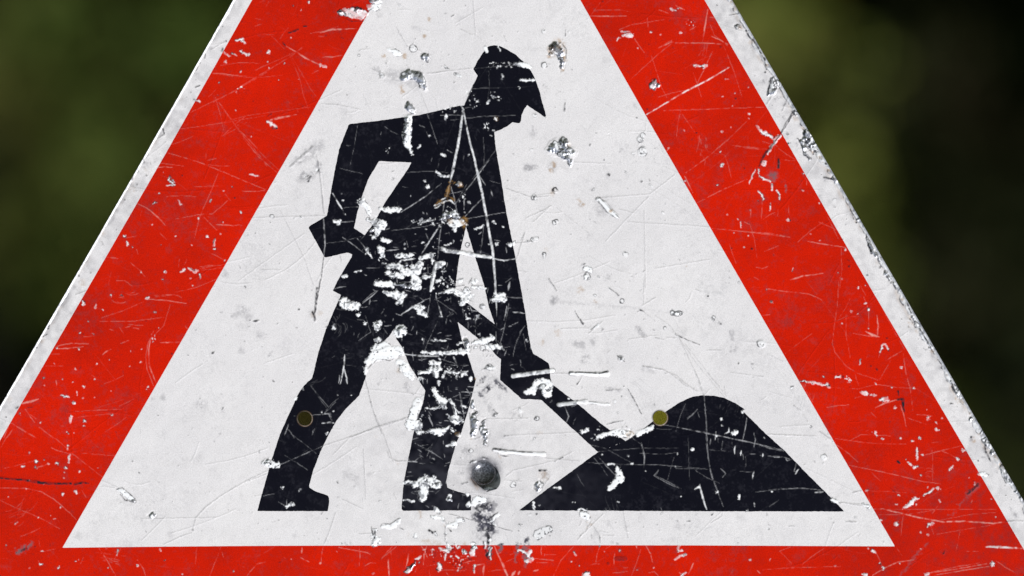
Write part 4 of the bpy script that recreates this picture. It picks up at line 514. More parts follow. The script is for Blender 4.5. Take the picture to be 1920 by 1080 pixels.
U k .9 | 410,45,8 | 510,75,5 | 510,155,6 | 545,262,12 | 780,310,7 | 835,292,5 840,305,4 | 320,220,4 | 950,590,5 | 835,580,4 | 590,488,3 | 475,998,6 | 140,370,4 160,380,5 | 450,440,5 480,425,4 560,510,4 620,570,5 | 470,450,4 520,520,4 580,560,4 | 350,910,5 375,900,5 | 350,990,5 | 745,975,3 | 270,690,4
U m 1 | 120,80,14 160,60,40 210,70,50 270,100,26 | 200,110,26 260,150,16 265,190,8 | 220,20,30 240,30,16
U y .9 | 255,40,20 | 350,470,16 325,440,10 | 150,180,20 | 130,230,14 | 560,520,12 | 60,430,0.5
U b 1 | 465,435,12 510,470,16 560,530,18 605,560,12
U w 1 | 375,930,22 410,950,18 | 380,990,20
U o 1 | 785,95,34 | 765,5,16 | 155,370,14 | 155,605,18 165,595,12 | 80,830,14 75,855,6 | 665,832,20 | 385,990,26 | 15,430,16 | 20,720,14
U g .5 | 545,262,20 | 350,470,16 | 640,80,14 | 400,690,14 | 500,500,50 | 140,200,30
U w 1 | 1360,185,11 1350,195,8 | 1490,600,6 1495,640,6 | 1470,578,5 | 1840,590,6 | 1520,785,7 | 1345,95,6 | 1395,545,5 | 1440,680,5 | 1325,335,6 | 1550,700,5
U k 1 | 1365,185,5 | 1850,590,7 | 1500,620,5 | 1550,690,5 | 1145,8,5 | 1430,790,7 | 1575,795,8 | 1520,215,6
U s .8 | 1180,462,3 1540,290,4 | 1100,245,4 1240,145,4 1410,0,3 | 960,90,5 980,70,5 | 1280,645,4 1530,670,4 1850,710,4 | 1090,270,5 1150,390,3 | 1600,215,5 1555,325,6 | 1380,120,2 1425,280,2 | 1450,50,3 1690,75,3 | 1610,925,4 1650,935,4 1690,920,4 | 1850,1015,6 1920,995,5 | 1520,600,3 1555,615,4 | 1570,520,4 1560,570,3 | 1650,470,3 1640,590,3 | 1560,620,2 1610,860,2 | 1600,410,0.5 | 1460,900,3 1410,760,2
U k .25 | 450,430,3 840,400,3 1020,260,3 | 520,740,3 830,420,3 | 620,510,4 740,540,3 | 680,600,2 1270,635,3 | 800,520,2 810,1079,3 | 170,500,3 410,690,3 | 110,1010,4 160,1075,4 | 0,600,3 120,490,3 | 280,170,2 560,180,2 | 880,935,2 1270,870,2 | 20,410,3 140,395,3
V w 1 | 545,230,7 | 1000,405,14 1040,415,18 | 1065,410,12 | 435,520,8 460,498,8 | 630,740,14
V o 1 | 1000,410,16 1050,415,20 | 640,325,14 | 1295,450,16 | 1640,630,30 | 1715,328,12 | 470,150,9 | 945,520,10 | 625,735,14
V k .9 | 545,230,5 600,270,5 620,290,4 | 630,335,7 | 1258,288,7 | 300,400,4 330,450,5 360,490,9 | 115,165,3 170,250,5 | 770,388,6 800,400,4 | 1025,565,6 1100,600,5 1200,640,3 | 415,530,4 465,490,5 | 1350,490,6 | 1480,777,6 | 500,530,7 | 655,940,5 | 560,490,4 | 740,130,4 | 660,425,4
V g .6 | 145,325,18 | 300,640,20 340,640,26 | 430,610,24 | 375,740,30 | 540,150,20 | 1440,660,26 | 1440,590,14 1420,540,10 | 1350,490,10 | 500,530,10 | 750,520,18 800,580,14
V g .3 | 200,330,10 450,350,10 760,380,8 | 810,390,4 980,410,5 | 1140,435,5 1280,440,5 | 1460,605,4 1600,605,4 | 800,805,20 860,830,16
V y .6 | 335,240,26 | 180,555,22 | 1105,67,6 | 60,620,20 | 450,330,14
V k .35 | 800,170,3 795,350,3 | 780,360,3 880,300,4 | 780,390,4 880,470,3 | 880,430,3 980,500,3 1050,590,3 1180,780,3 1380,1020,3 | 1060,610,3 1190,880,4 1230,1010,4 | 790,795,5 940,820,4 1050,890,4 1160,960,4 | 1170,240,4 1210,260,3 | 200,525,3 400,520,3 | 880,590,5 940,605,4 | 960,590,4 1020,590,4 | 1000,640,3 | 1250,680,3 1350,678,4 | 400,560,4 500,470,3 | 1420,840,3 1660,870,3 | 150,845,5 260,848,4 | 680,960,5 720,1010,5 740,1075,5 | 530,970,5 620,965,4 | 690,600,2 900,570,2 | 350,870,4 320,930,5 | 1690,710,3 1800,760,3
V s .7 | 1690,235,3 1920,262,4 | 1640,430,4 1700,422,3
V b 1 | 270,848,10 400,850,8 530,850,14
Y k .9 | 165,380,9 260,345,9 | 330,320,9 400,312,8 | 370,780,14 400,800,8 | 430,815,12 500,780,9 | 510,770,9 570,770,9 | 80,690,9 | 30,310,9
Y w 1 | 400,770,24 470,770,24 | 60,310,12 | 190,370,12 260,360,12 | 380,325,10
Y y .5 | 300,750,40 200,640,16 | 620,280,30 | 1270,560,60 | 450,420,20
Y g .6 | 150,470,40 160,560,30 | 100,200,80 | 40,500,60
Y k .9 | 1240,495,16 | 1200,760,20
Y m 1 | 1180,720,36 1190,780,30
h m 1 | 230,140,10 270,260,10 340,340,8 | 240,0,26 330,60,26 | 340,40,20 400,120,26 470,200,18 | 740,680,26 780,710,14
h k 1 | 220,100,10 240,200,12 290,310,12 350,360,9 | 240,10,8 320,90,9 | 280,20,8 330,90,8 | 630,430,16 | 20,80,14 | 350,150,16 | 400,270,12 430,240,9 | 590,660,12 | 640,670,7 | 700,690,10
h g .8 | 130,100,16 | 600,670,26 | 540,400,12 | 500,860,14 | 330,480,20
h y 1 | 360,190,30 400,240,20 | 540,330,16 560,390,14 | 500,290,14 | 700,660,14 | 670,540,16
"""

def run_wear():
    for line in WEAR.strip().splitlines():
        head, *parts = line.split('|')
        t, kind, inten = head.split()
        ox, oy, s = T[t]
        for part in parts:
            p = []
            for tok in part.split():
                v = [float(q) for q in tok.split(',')]
                r = v[2] if len(v) > 2 else 4
                if r < 1 and kind not in 'sk': continue
                rr = r / s
                if kind in 'st': rr = max(rr * (.36 + .5 * min(1, max(0, (rr - .9) / 1.1))), .3)
                elif kind == 'k': rr = max(rr * (.7 if rr < 1.4 else .95), .5)
                elif kind == 'w': rr = rr * (.9 if rr > 2.2 else .78)
                p.append([ox + v[0] / s, oy + v[1] / s, rr])
            if p and not (r < 1): mark(kind, float(inten), p)


# countless further hairlines, pits and specks
def hair(n, seed, lo, hi, rr, inten, kind='s', region=None):
    r = np.random.default_rng(seed)
    for _ in range(n):
        x = r.uniform(FX0, FX1); y = r.uniform(FY0, FY1)
        if region is not None and not inside(np.array([[x]]), np.array([[y]]), region)[0, 0]: continue
        a = r.normal(0, .55) if r.random() < .6 else r.uniform(-1.57, 1.57)
        L = r.uniform(lo, hi) * (r.random() ** .7 + .15); b = r.normal(0, .12)
        q = []
        for k in range(4):
            q.append([x, y, rr * r.uniform(.6, 1.3)])
            x += math.cos(a) * L / 3; y += math.sin(a) * L / 3; a += b
        mark(kind, inten * r.uniform(.4, 1.1), q)
hair(150, 11, 12, 110, .36, .18)
hair(170, 12, 3, 16, .4, .32)
hair(80, 13, 60, 320, .33, .15)
def scuffs(n, seed):
    r = np.random.default_rng(seed)
    for _ in range(n):
        cx, cy = r.uniform(FX0, FX1), r.uniform(FY0, FY1)
        a = r.uniform(-1.5, 1.5); b = r.normal(0, .22); L = r.uniform(14, 60); I = r.uniform(.15, .5)
        for _ in range(int(r.integers(4, 12))):
            x = cx + r.normal(0, 9); y = cy + r.normal(0, 9); aa = a + r.normal(0, .09); l_ = L * r.uniform(.3, 1)
            q = []
            for k in range(5):
                q.append([x, y, .35 + .3 * r.random()]); x += math.cos(aa) * l_ / 4; y += math.sin(aa) * l_ / 4; aa += b
            mark('t' if r.random() < .5 else 's', I * r.uniform(.4, 1.2), q)
scuffs(60, 51)
hair(200, 14, 15, 160, .45, .17, 'k')
hair(120, 15, 2, 5, .8, .7, 'k')
hair(80, 16, 1, 4, .6, .8, 'w')
hair(60, 17, 2, 7, 1.6, .7, 'o')
hair(60, 18, 4, 20, 5, .22, 'g')
hair(260, 19, 1, 3, .6, .5, 'k')
dark_zone = (sdf(FXg, FYg, HEAP, 4) < 0) | (sdf(FXg, FYg, WORKER, 4) < 0)
S_ *= np.where(dark_zone, .45, 1); W_ *= np.where(dark_zone, .8, 1)
run_wear()
# extra scarring over the worker's middle
r2 = np.random.default_rng(5)
for _ in range(260):
    x = r2.normal(820, 75); y = r2.uniform(430, 960)
    L = r2.uniform(2, 14); a = r2.normal(0, .35) if r2.random() < .6 else r2.normal(1.5, .3)
    mark('s', r2.uniform(.3, .9), [[x, y, .5], [x + math.cos(a) * L, y + math.sin(a) * L, .6]])

redz0 = (sdf(FXg, FYg, RED_OUT, 4) < 0) & (sdf(FXg, FYg, RED_IN, 4) > 0)
S_ *= np.where(redz0, .8, 1); S_ *= np.where(sdf(FXg, FYg, HEAP, 4) < 0, .62, 1); S_ *= np.where(sdf(FXg, FYg, WORKER, 4) < 0, .85, 1)
# plate rim: the film is worn away in a ragged band and the edge is rounded over
so_f = sdf(FXg, FYg, OUTER, 90)
de = -so_f
right = (FXg > 1000)
n_e = fbm(shape, 34, 31, SP, 4)
wr = np.where(right, 5.0 + 9.0 * np.clip(n_e + .12, 0, 1) ** 1.0, 2.6 + 4.0 * np.clip(n_e, 0, 1))
wr = wr + 1.6 * n_m + .8 * n_f
band = np.clip(.5 - (de - wr) / 1.2, 0, 1)
band = np.where(de < -5, 0, band).astype(np.float32)
M_ = np.maximum(M_, band * .9)
W_ = np.maximum(W_, band * np.clip(.85 + .8 * n_x, 0, 1) * np.where(right, .85, 1))
D_ = np.maximum(D_, np.clip(1.2 - np.abs(de - wr - .6) / 1.1, 0, 1) * np.clip(.25 + 1.2 * n_m + .4 * n_f, 0, 1) * np.where(right, .95, .6))
D_ = np.maximum(D_, band * np.clip((n_f + .6 * n_x - .8) * 2.5, 0, .5))
Y_ = np.maximum(Y_, np.clip(1 - np.abs(de - wr - 3) / 5, 0, 1) * np.clip(n_l + .1, 0, 1) * np.where(right, .5, .3))
G_ = np.maximum(G_, np.clip(1 - np.abs(de - wr - 4) / 9, 0, 1) * np.clip(n_xl + .1 + .4 * n_m, 0, 1) * .6)
rimz = sdf(FXg, FYg, RED_OUT, 60) > .5
G_ = np.maximum(G_, rimz * np.clip(.22 + .5 * n_l + .4 * n_xl + .35 * n_m, 0, 1) * .34)
for hx_, hy_, hr_ in ((571.5, 785, 13.2), (1237.5, 783.5, 13.4)):
    q_ = np.hypot(FXg - hx_, FYg - hy_) - hr_
    W_ = np.maximum(W_, .3 * np.clip(1 - np.abs(q_ - .5) / 1.1, 0, 1) * np.clip(.8 + .6 * n_m, 0, 1))
    Y_ = np.maximum(Y_, .45 * np.clip(1 - np.abs(q_ - .8) / 1.6, 0, 1))
H_ += band * (.35 * n_m + .18 * n_f) * np.clip(de / 5, 0, 1)
H_ -= band * .7

redz = (sdf(FXg, FYg, RED_OUT, 4) < 0) & (sdf(FXg, FYg, RED_IN, 4) > 0)
D_ = np.maximum(D_, redz * (np.clip(n_l + .7 * n_xl - .25, 0, 1) * .22 + .07 * np.clip(n_m + n_f, 0, 1) + .14 * np.clip((FXg - 1500) / 300, 0, 1) * np.clip((FYg - 780) / 200, 0, 1) * np.clip(.8 + n_l + .4 * n_m, 0, 2) + np.clip(n_f + n_s * .8 - 1.15, 0, 1) * .8))  # mottled grime on the red, plus a darker tone towards the lower right
W_ = np.where(redz & (W_ < 1.01), W_ * np.clip(.72 + .5 * n_m + .3 * n_f, .25, 1), W_)
dzz = (sdf(FXg, FYg, WORKER, 4) < 0)
t_ = np.where(dzz, np.clip(n_x * 2.4 + .5 * n_f - .35, 0, .62), 0) * W_
W_ = W_ - t_; M_ = np.maximum(M_, t_ * 1.3)
# soft general dirt on the white film, uneven plate
G_ = np.maximum(G_, np.clip(n_l * .6 + n_xl * .6 + .45 * n_m + .45 * n_f + .3 * n_s - .2, 0, 1) * .13)
n_b = fbm(shape, 14, 77, SP, 3)
D_ = np.maximum(D_, np.clip((n_b + .5 * n_f - .86) * 4, 0, 1) * .35)
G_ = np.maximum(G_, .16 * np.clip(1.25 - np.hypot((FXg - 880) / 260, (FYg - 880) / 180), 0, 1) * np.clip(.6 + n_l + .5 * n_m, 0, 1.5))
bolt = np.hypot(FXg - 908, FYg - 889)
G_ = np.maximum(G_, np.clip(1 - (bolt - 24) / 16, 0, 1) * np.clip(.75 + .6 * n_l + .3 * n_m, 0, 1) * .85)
H_ += .8 * n_xl + .08 * n_l
D_ = np.maximum(D_, np.clip(1 - np.abs(bolt - 25) / 3.2, 0, 1) * np.clip(.5 + .8 * n_m + .4 * n_f, 0, .9))  # grime ring round the bolt, also painted to deepen its shadow
H_ -= 1.6 * np.exp(-(bolt / 34) ** 2)

# ------------------------------------------------------------------ whole-plate grid: fine where wear was surveyed, coarse beyond
xs = np.concatenate([np.linspace(-300, FX0 - 12, 20), fx, np.linspace(FX1 + 12, 2110, 9)])
ys = np.concatenate([np.linspace(-830, FY0 - 12, 66), fy, np.linspace(FY1 + 10, 1290, 14)])
X, Y = np.meshgrid(xs, ys)
j0, i0 = 66, 20
def full(F, edge=False):
    o = np.zeros(X.shape, np.float32)
    o[j0:j0 + NY, i0:i0 + NX] = F
    if edge:
        o[:j0, i0:i0 + NX] = F[0]; o[j0 + NY:, i0:i0 + NX] = F[-1]
        o[:, :i0] = o[:, i0:i0 + 1]; o[:, i0 + NX:] = o[:, i0 + NX - 1:i0 + NX]
    return o
fields = [full(F).ravel() for F in (W_, M_, S_, D_, Y_, G_)]
Hf = full(H_, True)
s_out = sdf(X, Y, OUTER, 2000)
Hf[:j0] *= .0; Hf = np.where((Y > FY1) | (X < FX0) | (X > FX1) | (Y < FY0), 0, Hf)
dein = -s_out
Hf = Hf - np.clip(4.2 - dein, 0, 6) ** 2 / 6.0
wob = full(.45 * n_x + .25 * n_f)
s_ro = sdf(X, Y, RED_OUT, 2000) + .25 * wob
s_ri = sdf(X, Y, RED_IN, 2000) + .25 * wob
s_wk = sdf(X, Y, WORKER, 10) + wob
s_h1 = sdf(X, Y, HOLE_ARM, 10) + wob * .8
s_h2 = sdf(X, Y, HOLE_SHAFT, 10) + wob * .8
s_wk = np.maximum(s_wk, np.maximum(-s_h1, -s_h2))
s_hp = sdf(X, Y, HEAP, 10) + wob
HOLES = [(571.5, 785, 13.2), (1237.5, 783.5, 13.4)]
s_hole = np.minimum(*[np.hypot(X - a, Y - b) - r for a, b, r in HOLES])
Hf = Hf - np.clip(2.5 - s_hole, 0, 3) ** 2 / 5

ny, nx = X.shape
idx = np.arange(ny * nx).reshape(ny, nx)
a, b, c, d = idx[:-1, :-1].ravel(), idx[:-1, 1:].ravel(), idx[1:, 1:].ravel(), idx[1:, :-1].ravel()
par = ((np.arange(ny - 1)[:, None] + np.arange(nx - 1)[None, :]) % 2 == 0).ravel()
t1 = np.where(par[:, None], np.stack([a, d, c], 1), np.stack([a, d, b], 1))
t2 = np.where(par[:, None], np.stack([a, c, b], 1), np.stack([b, d, c], 1))
tris = np.concatenate([t1, t2])
V = np.stack([X.ravel(), Y.ravel(), Hf.ravel()] + fields +
             [q.ravel() for q in (s_out, s_ro, s_ri, s_wk, s_hp, s_hole)], 1).astype(np.float32)
C_OUT, C_RO, C_RI, C_WK, C_HP, C_HO = range(9, 15)
keep = (V[tris, C_OUT] < 0).any(1)
tris = tris[keep]

def cut(V, tris, c):
    """split triangles along the zero line of column c -> (V, inside tris, outside tris)"""
    s = V[:, c]
    s = np.where(np.abs(s) < 1e-3, 1e-3, s)
    neg = s[tris] < 0; k = neg.sum(1)
    ins = tris[k == 3]; out = tris[k == 0]
    mixd = tris[(k == 1) | (k == 2)]; kn = neg[(k == 1) | (k == 2)]
    if len(mixd) == 0: return V, ins, out
    lone = np.where(kn.sum(1) == 1, kn.argmax(1), (~kn).argmax(1))
    ar = np.arange(len(mixd))
    p = mixd[ar, lone]; q = mixd[ar, (lone + 1) % 3]; r = mixd[ar, (lone + 2) % 3]
    def newv(u, v):
        lo = np.minimum(u, v).astype(np.int64); hi = np.maximum(u, v).astype(np.int64)
        return lo, hi
    l1, h1 = newv(p, q); l2, h2 = newv(p, r)
    key = np.concatenate([l1 * len(V) + h1, l2 * len(V) + h2])
    uk, inv = np.unique(key, return_inverse=True)
    lo, hi = uk // len(V), uk % len(V)
    t = (s[lo] / (s[lo] - s[hi]))[:, None]
    nv = V[lo] * (1 - t) + V[hi] * t
    nv[:, c] = 0
    base = len(V); V = np.concatenate([V, nv.astype(np.float32)])
    n = len(mixd); e1 = base + inv[:n]; e2 = base + inv[n:]
    tip = np.stack([p, e1, e2], 1)
    q1 = np.stack([e1, q, r], 1); q2 = np.stack([e1, r, e2], 1)
    tn = s[p] < 0
    ins = np.concatenate([ins, tip[tn], q1[~tn], q2[~tn]])
    out = np.concatenate([out, tip[~tn], q1[tn], q2[tn]])
    return V, ins, out

V, tris, _ = cut(V, tris, C_OUT)
V, _, tris = cut(V, tris, C_HO)
V, in_red, rim = cut(V, tris, C_RO)
V, field, red = cut(V, in_red, C_RI)
V, heap, field = cut(V, field, C_HP)
V, worker, field = cut(V, field, C_WK)

# ------------------------------------------------------------------ materials
def new_mat(name):
    m = bpy.data.materials.new(name); m.use_nodes = True
    n = m.node_tree.nodes; return m, m.node_tree, n, m.node_tree.links, n['Principled BSDF']

def mixc(nt_, fac, a_, b_):
    n = nt_.nodes.new('ShaderNodeMix'); n.data_type = 'RGBA'
    for sock, v in ((n.inputs[0], fac), (n.inputs[6], a_), (n.inputs[7], b_)):
        if isinstance(v, bpy.types.NodeSocket): nt_.links.new(v, sock)
        elif isinstance(v, tuple): sock.default_value = (*v, 1)
        else: sock.default_value = v
    return n.outputs[2]

def mathn(nt_, op, a_, b_=0.0, clamp=False):
    n = nt_.nodes.new('ShaderNodeMath'); n.operation = op; n.use_clamp = clamp
    for sock, v in ((n.inputs[0], a_), (n.inputs[1], b_)):
        if isinstance(v, bpy.types.NodeSocket): nt_.links.new(v, sock)
        else: sock.default_value = v
    return n.outputs[0]

def noise(nt_, scale, detail=3, rough=.6):
    tc = nt_.nodes.new('ShaderNodeTexCoord')
    n = nt_.nodes.new('ShaderNodeTexNoise'); n.inputs['Scale'].default_value = scale
    n.inputs['Detail'].default_value = detail; n.inputs['Roughness'].default_value = rough
    nt_.links.new(tc.outputs['Object'], n.inputs['Vector'])
    return n.outputs['Fac']

def film(name, base, var, scratch, smudge, spec, grain):
    m, nt_, n, L, P = new_mat(name)
    def at(k):
        q = n.new('ShaderNodeAttribute'); q.attribute_name = k; return q.outputs['Fac']
    w_, m_, s_, d_, y_, g_ = [at(k) for k in ('chip', 'metal', 'scratch', 'grime_shade', 'rust', 'smudge')]
    big = noise(nt_, 14, 4); fine = noise(nt_, 1250, 2, .8); mid = noise(nt_, 260, 3)
    cbase = mixc(nt_, mathn(nt_, 'MULTIPLY', mathn(nt_, 'SUBTRACT', big, .35), 2.2, True), base, var)
    gsub = mathn(nt_, 'ADD', mathn(nt_, 'MULTIPLY', mathn(nt_, 'SUBTRACT', fine, .5), grain * 1.25), 1.0)
    vm = n.new('ShaderNodeVectorMath'); vm.operation = 'SCALE'
    L.new(cbase, vm.inputs[0]); L.new(gsub, vm.inputs['Scale'])
    c = mixc(nt_, g_, vm.outputs[0], smudge)
    c = mixc(nt_, s_, c, scratch)
    chipc = mixc(nt_, mid, (.78, .81, .88), (.96, .97, 1.0))
    c = mixc(nt_, w_, c, chipc)
    monly = mathn(nt_, 'MULTIPLY', m_, mathn(nt_, 'SUBTRACT', 1.0, w_), True)
    c = mixc(nt_, monly, c, mixc(nt_, mid, (.32, .34, .42), (.75, .77, .83)))
    c = mixc(nt_, mathn(nt_, 'MULTIPLY', y_, .72), c, (.36, .20, .06))
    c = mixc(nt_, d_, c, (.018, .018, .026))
    L.new(c, P.inputs['Base Color'])
    L.new(mathn(nt_, 'MULTIPLY', monly, .75), P.inputs['Metallic'])
    ro = mathn(nt_, 'SUBTRACT', .52, mathn(nt_, 'MULTIPLY', monly, .2))
    ro = mathn(nt_, 'ADD', ro, mathn(nt_, 'MULTIPLY', mathn(nt_, 'SUBTRACT', mid, .5), .25))
    L.new(ro, P.inputs['Roughness'])
    P.inputs['Specular IOR Level'].default_value = spec
    bu = n.new('ShaderNodeBump'); bu.inputs['Strength'].default_value = .10; bu.inputs['Distance'].default_value = .0002
    L.new(fine, bu.inputs['Height']); L.new(bu.outputs[0], P.inputs['Normal'])
    return m

m_white = film('white_reflective_film', (.675, .665, .70), (.745, .735, .765), (.38, .39, .42), (.062, .062, .088), .25, .6)
m_red = film('red_film', (.61, .0125, .0015), (.41, .010, .003), (.85, .42, .38), (.17, .12, .14), .03, .9)
m_black = film('black_film', (.0045, .0048, .0095), (.0065, .0068, .012), (.62, .63, .68), (.10, .10, .13), .03, .8)

mm, nt_, n, L, P = new_mat('galvanised_steel')
gn = noise(nt_, 60, 5)
L.new(mixc(nt_, gn, (.28, .29, .31), (.5, .51, .53)), P.inputs['Base Color'])
P.inputs['Metallic'].default_value = .85; P.inputs['Roughness'].default_value = .42
m_steel = mm
mm, nt_, n, L, P = new_mat('weathered_bolt')
b1 = noise(nt_, 700, 5, .7); b2 = noise(nt_, 190, 3)
L.new(mixc(nt_, mathn(nt_, 'MULTIPLY', mathn(nt_, 'SUBTRACT', b1, .42), 5, True), (.045, .047, .055), (.17, .18, .21)), P.inputs['Base Color'])
P.inputs['Metallic'].default_value = .45
L.new(mathn(nt_, 'ADD', .22, mathn(nt_, 'MULTIPLY', b2, .14)), P.inputs['Roughness'])
bu = n.new('ShaderNodeBump'); bu.inputs['Strength'].default_value = .10; bu.inputs['Distance'].default_value = .0006
L.new(b1, bu.inputs['Height']); L.new(bu.outputs[0], P.inputs['Normal'])
m_bolt = mm

# ------------------------------------------------------------------ the sign
sign = empty('roadworks_sign', (0, 0, 0))
tag(sign, 'battered triangular roadworks warning sign with red border, black digging worker and heap', 'road sign')

names = ('chip', 'metal', 'scratch', 'grime_shade', 'rust', 'smudge')
def to_world(v): return np.stack([(v[:, 0] - 960) * S, -v[:, 2] * S, Z0 + (540 - v[:, 1]) * S], 1)
def part(name, tr, mat, label):
    u, inv = np.unique(tr, return_inverse=True)
    f = inv.reshape(tr.shape)
    v = V[u]
    at = {k: np.clip(v[:, 3 + i], 0, 1) for i, k in enumerate(names)}
    # one vertex order for all: facing the camera (-Y)
    co = to_world(v)
    e = np.cross(co[f[:, 1]] - co[f[:, 0]], co[f[:, 2]] - co[f[:, 0]])
    fl = e[:, 1] > 0
    f[fl] = f[fl][:, ::-1]
    o = np_mesh(name, co, f, mat, sign, at)
    if label: o['label'] = label
    return o
part('rim', rim, m_white, 'white outer edge band, film worn away along the plate edge')
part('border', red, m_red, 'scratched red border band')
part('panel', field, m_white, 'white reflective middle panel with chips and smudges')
part('worker_symbol', worker, m_black, 'black worker in a helmet bending over a shovel, waist badly chipped')
part('heap_symbol', heap, m_black, 'black heap of earth at the end of the shovel')

# plate side walls and back (2.5 mm aluminium)
TH = 7.0
def wall(loop_pts, h0, inward):
    n = len(loop_pts)
    top = [(x, y, h0) for x, y in loop_pts]; bot = [(x, y, -TH) for x, y in loop_pts]
    v = np.array(top + bot, np.float32)
    i = np.arange(n); j = (i + 1) % n
    f = np.stack([i, j, j + n, i + n], 1)
    return v, f if inward else f[:, ::-1]
def resample(poly, step):
    out = []
    for k in range(len(poly)):
        p, q = np.array(poly[k]), np.array(poly[(k + 1) % len(poly)])
        m = max(1, int(np.hypot(*(q - p)) / step))
        out += [tuple(p + (q - p) * t / m) for t in range(m)]
    return out
v1, f1 = wall(resample(OUTER, 30), -2.75, False)
base = len(v1); vs = [v1]; fs = [f1]
for hx, hy, hr in HOLES:
    ring = [(hx + hr * math.cos(t), hy + hr * math.sin(t)) for t in np.linspace(0, 2 * math.pi, 33)[:-1]]
    v2, f2 = wall(ring, -1.15, True)
    vs.append(v2); fs.append(f2 + base); base += len(v2)
np_mesh('plate_edge', to_world(np.concatenate(vs)), np.concatenate(fs), m_steel, sign)
# back sheet with the two holes
bm_pts = [Vector((x, y)) for x, y in resample(OUTER, 60)]
import mathutils
rings = [bm_pts]
for hx, hy, hr in HOLES:
    rings.append([Vector((hx + hr * math.cos(t), hy + hr * math.sin(t))) for t in np.linspace(0, 2 * math.pi, 33)[:-1]])
tv = [[Vector((p.x, p.y, 0)) for p in r_] for r_ in rings]
tess = mathutils.geometry.tessellate_polygon(tv)
flat = [p for r_ in tv for p in r_]
co = to_world(np.array([(p.x, p.y, -TH) for p in flat], np.float32))
np_mesh('back', co, np.array(tess), m_steel, sign, smooth=False)

# lathe helper
def lathe(name, prof, centre, axis, mat, parent, seg=48):
    """prof: list of (radius, height along axis)"""
    ax = Vector(axis).normalized(); u = ax.orthogonal().normalized(); v = ax.cross(u)
    co = []; f = []
    for r_, h_ in prof:
        for k in range(seg):
            t = 2 * math.pi * k / seg
            co.append(Vector(centre) + ax * h_ + (u * math.cos(t) + v * math.sin(t)) * r_)
    for j in range(len(prof) - 1):
        for k in range(seg):
            k2 = (k + 1) % seg
            f.append((j * seg + k, j * seg + k2, (j + 1) * seg + k2, (j + 1) * seg + k))
    return np_mesh(name, np.array([tuple(q) for q in co]), np.array(f), mat, parent)

bx, bz = (907 - 960) * S, Z0 + (540 - 887) * S
RB = 23.2 * S
prof = [(RB * .96, -.0012), (RB, .0012)]
for k in range(1, 13):
    t = k / 12 * math.pi / 2
    prof.append((RB * math.cos(t) + 1e-5, .0012 + .0052 * math.sin(t)))
lathe('bolt', prof, (bx, 0, bz), (0, -1, 0), m_bolt, sign)

# post and clamp behind the plate
lathe('post', [(.0005, 0), (.03, 0), (.03, Z0 + .33), (.027, Z0 + .335), (.0005, Z0 + .335)], (bx, .055, 0), (0, 0, 1), m_steel, sign)
for zc in (bz, bz + .32):
    w2, t2_, h2 = .045, .022, .02
    xs_, ys_ = (bx - w2, bx + w2), (.0027, .0027 + t2_)
    q = np.array([(x, y, z) for z in (zc - h2, zc + h2) for y in ys_ for x in xs_])
    f = np.array([(0, 1, 3, 2), (4, 6, 7, 5), (0, 4, 5, 1), (1, 5, 7, 3), (3, 7, 6, 2), (2, 6, 4, 0)])
    np_mesh('clamp', q, f[:, ::-1], m_steel, sign, smooth=False)

# ------------------------------------------------------------------ ground
mm, nt_, n, L, P = new_mat('meadow_ground')
g1 = noise(nt_, 3, 6)
L.new(mixc(nt_, g1, (.035, .055, .015), (.09, .085, .03)), P.inputs['Base Color']); P.inputs['Roughness'].default_value = .95
gx = np.linspace(-150, 150, 61); gy = np.linspace(-60, 240, 61)
GX, GY = np.meshgrid(gx, gy)
gz = .04 * np.sin(GX * .35) * np.cos(GY * .22)
gi = np.arange(61 * 61).reshape(61, 61)
gf = np.stack([gi[:-1, :-1].ravel(), gi[:-1, 1:].ravel(), gi[1:, 1:].ravel(), gi[1:, :-1].ravel()], 1)
g = np_mesh('ground', np.stack([GX.ravel(), GY.ravel(), gz.ravel()], 1), gf, mm)
tag(g, kind='structure')

# ------------------------------------------------------------------ shrubs and trees behind
def leaf_mat(name, c1, c2, c3):
    m, nt_, n, L, P = new_mat(name)
    at = n.new('ShaderNodeAttribute'); at.attribute_name = 'tint'
    big = noise(nt_, 2.2, 2)
    c = mixc(nt_, at.outputs['Fac'], c1, c2)
    c = mixc(nt_, mathn(nt_, 'MULTIPLY', mathn(nt_, 'SUBTRACT', big, .45), 4, True), c, c3)
    L.new(c, P.inputs['Base Color']); P.inputs['Roughness'].default_value = .6
    P.inputs['Specular IOR Level'].default_value = .08
    return m
m_olive = leaf_mat('olive_leaves', (.10, .15, .024), (.14, .155, .028), (.15, .12, .04))
m_green = leaf_mat('green_leaves', (.038, .072, .013), (.078, .105, .018), (.10, .085, .022))
m_brown = leaf_mat('brown_green_leaves', (.052, .046, .008), (.07, .06, .012), (.075, .055, .016))
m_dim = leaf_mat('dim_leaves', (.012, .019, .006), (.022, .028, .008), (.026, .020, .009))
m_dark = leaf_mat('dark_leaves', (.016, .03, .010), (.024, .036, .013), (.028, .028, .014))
m_yellow = leaf_mat('yellow_leaves', (.25, .24, .022), (.32, .29, .03), (.27, .22, .025))
mm, nt_, n, L, P = new_mat('bark')
L.new(mixc(nt_, noise(nt_, 9, 6), (.03, .024, .016), (.07, .055, .04)), P.inputs['Base Color']); P.inputs['Roughness'].default_value = .9
m_bark = mm

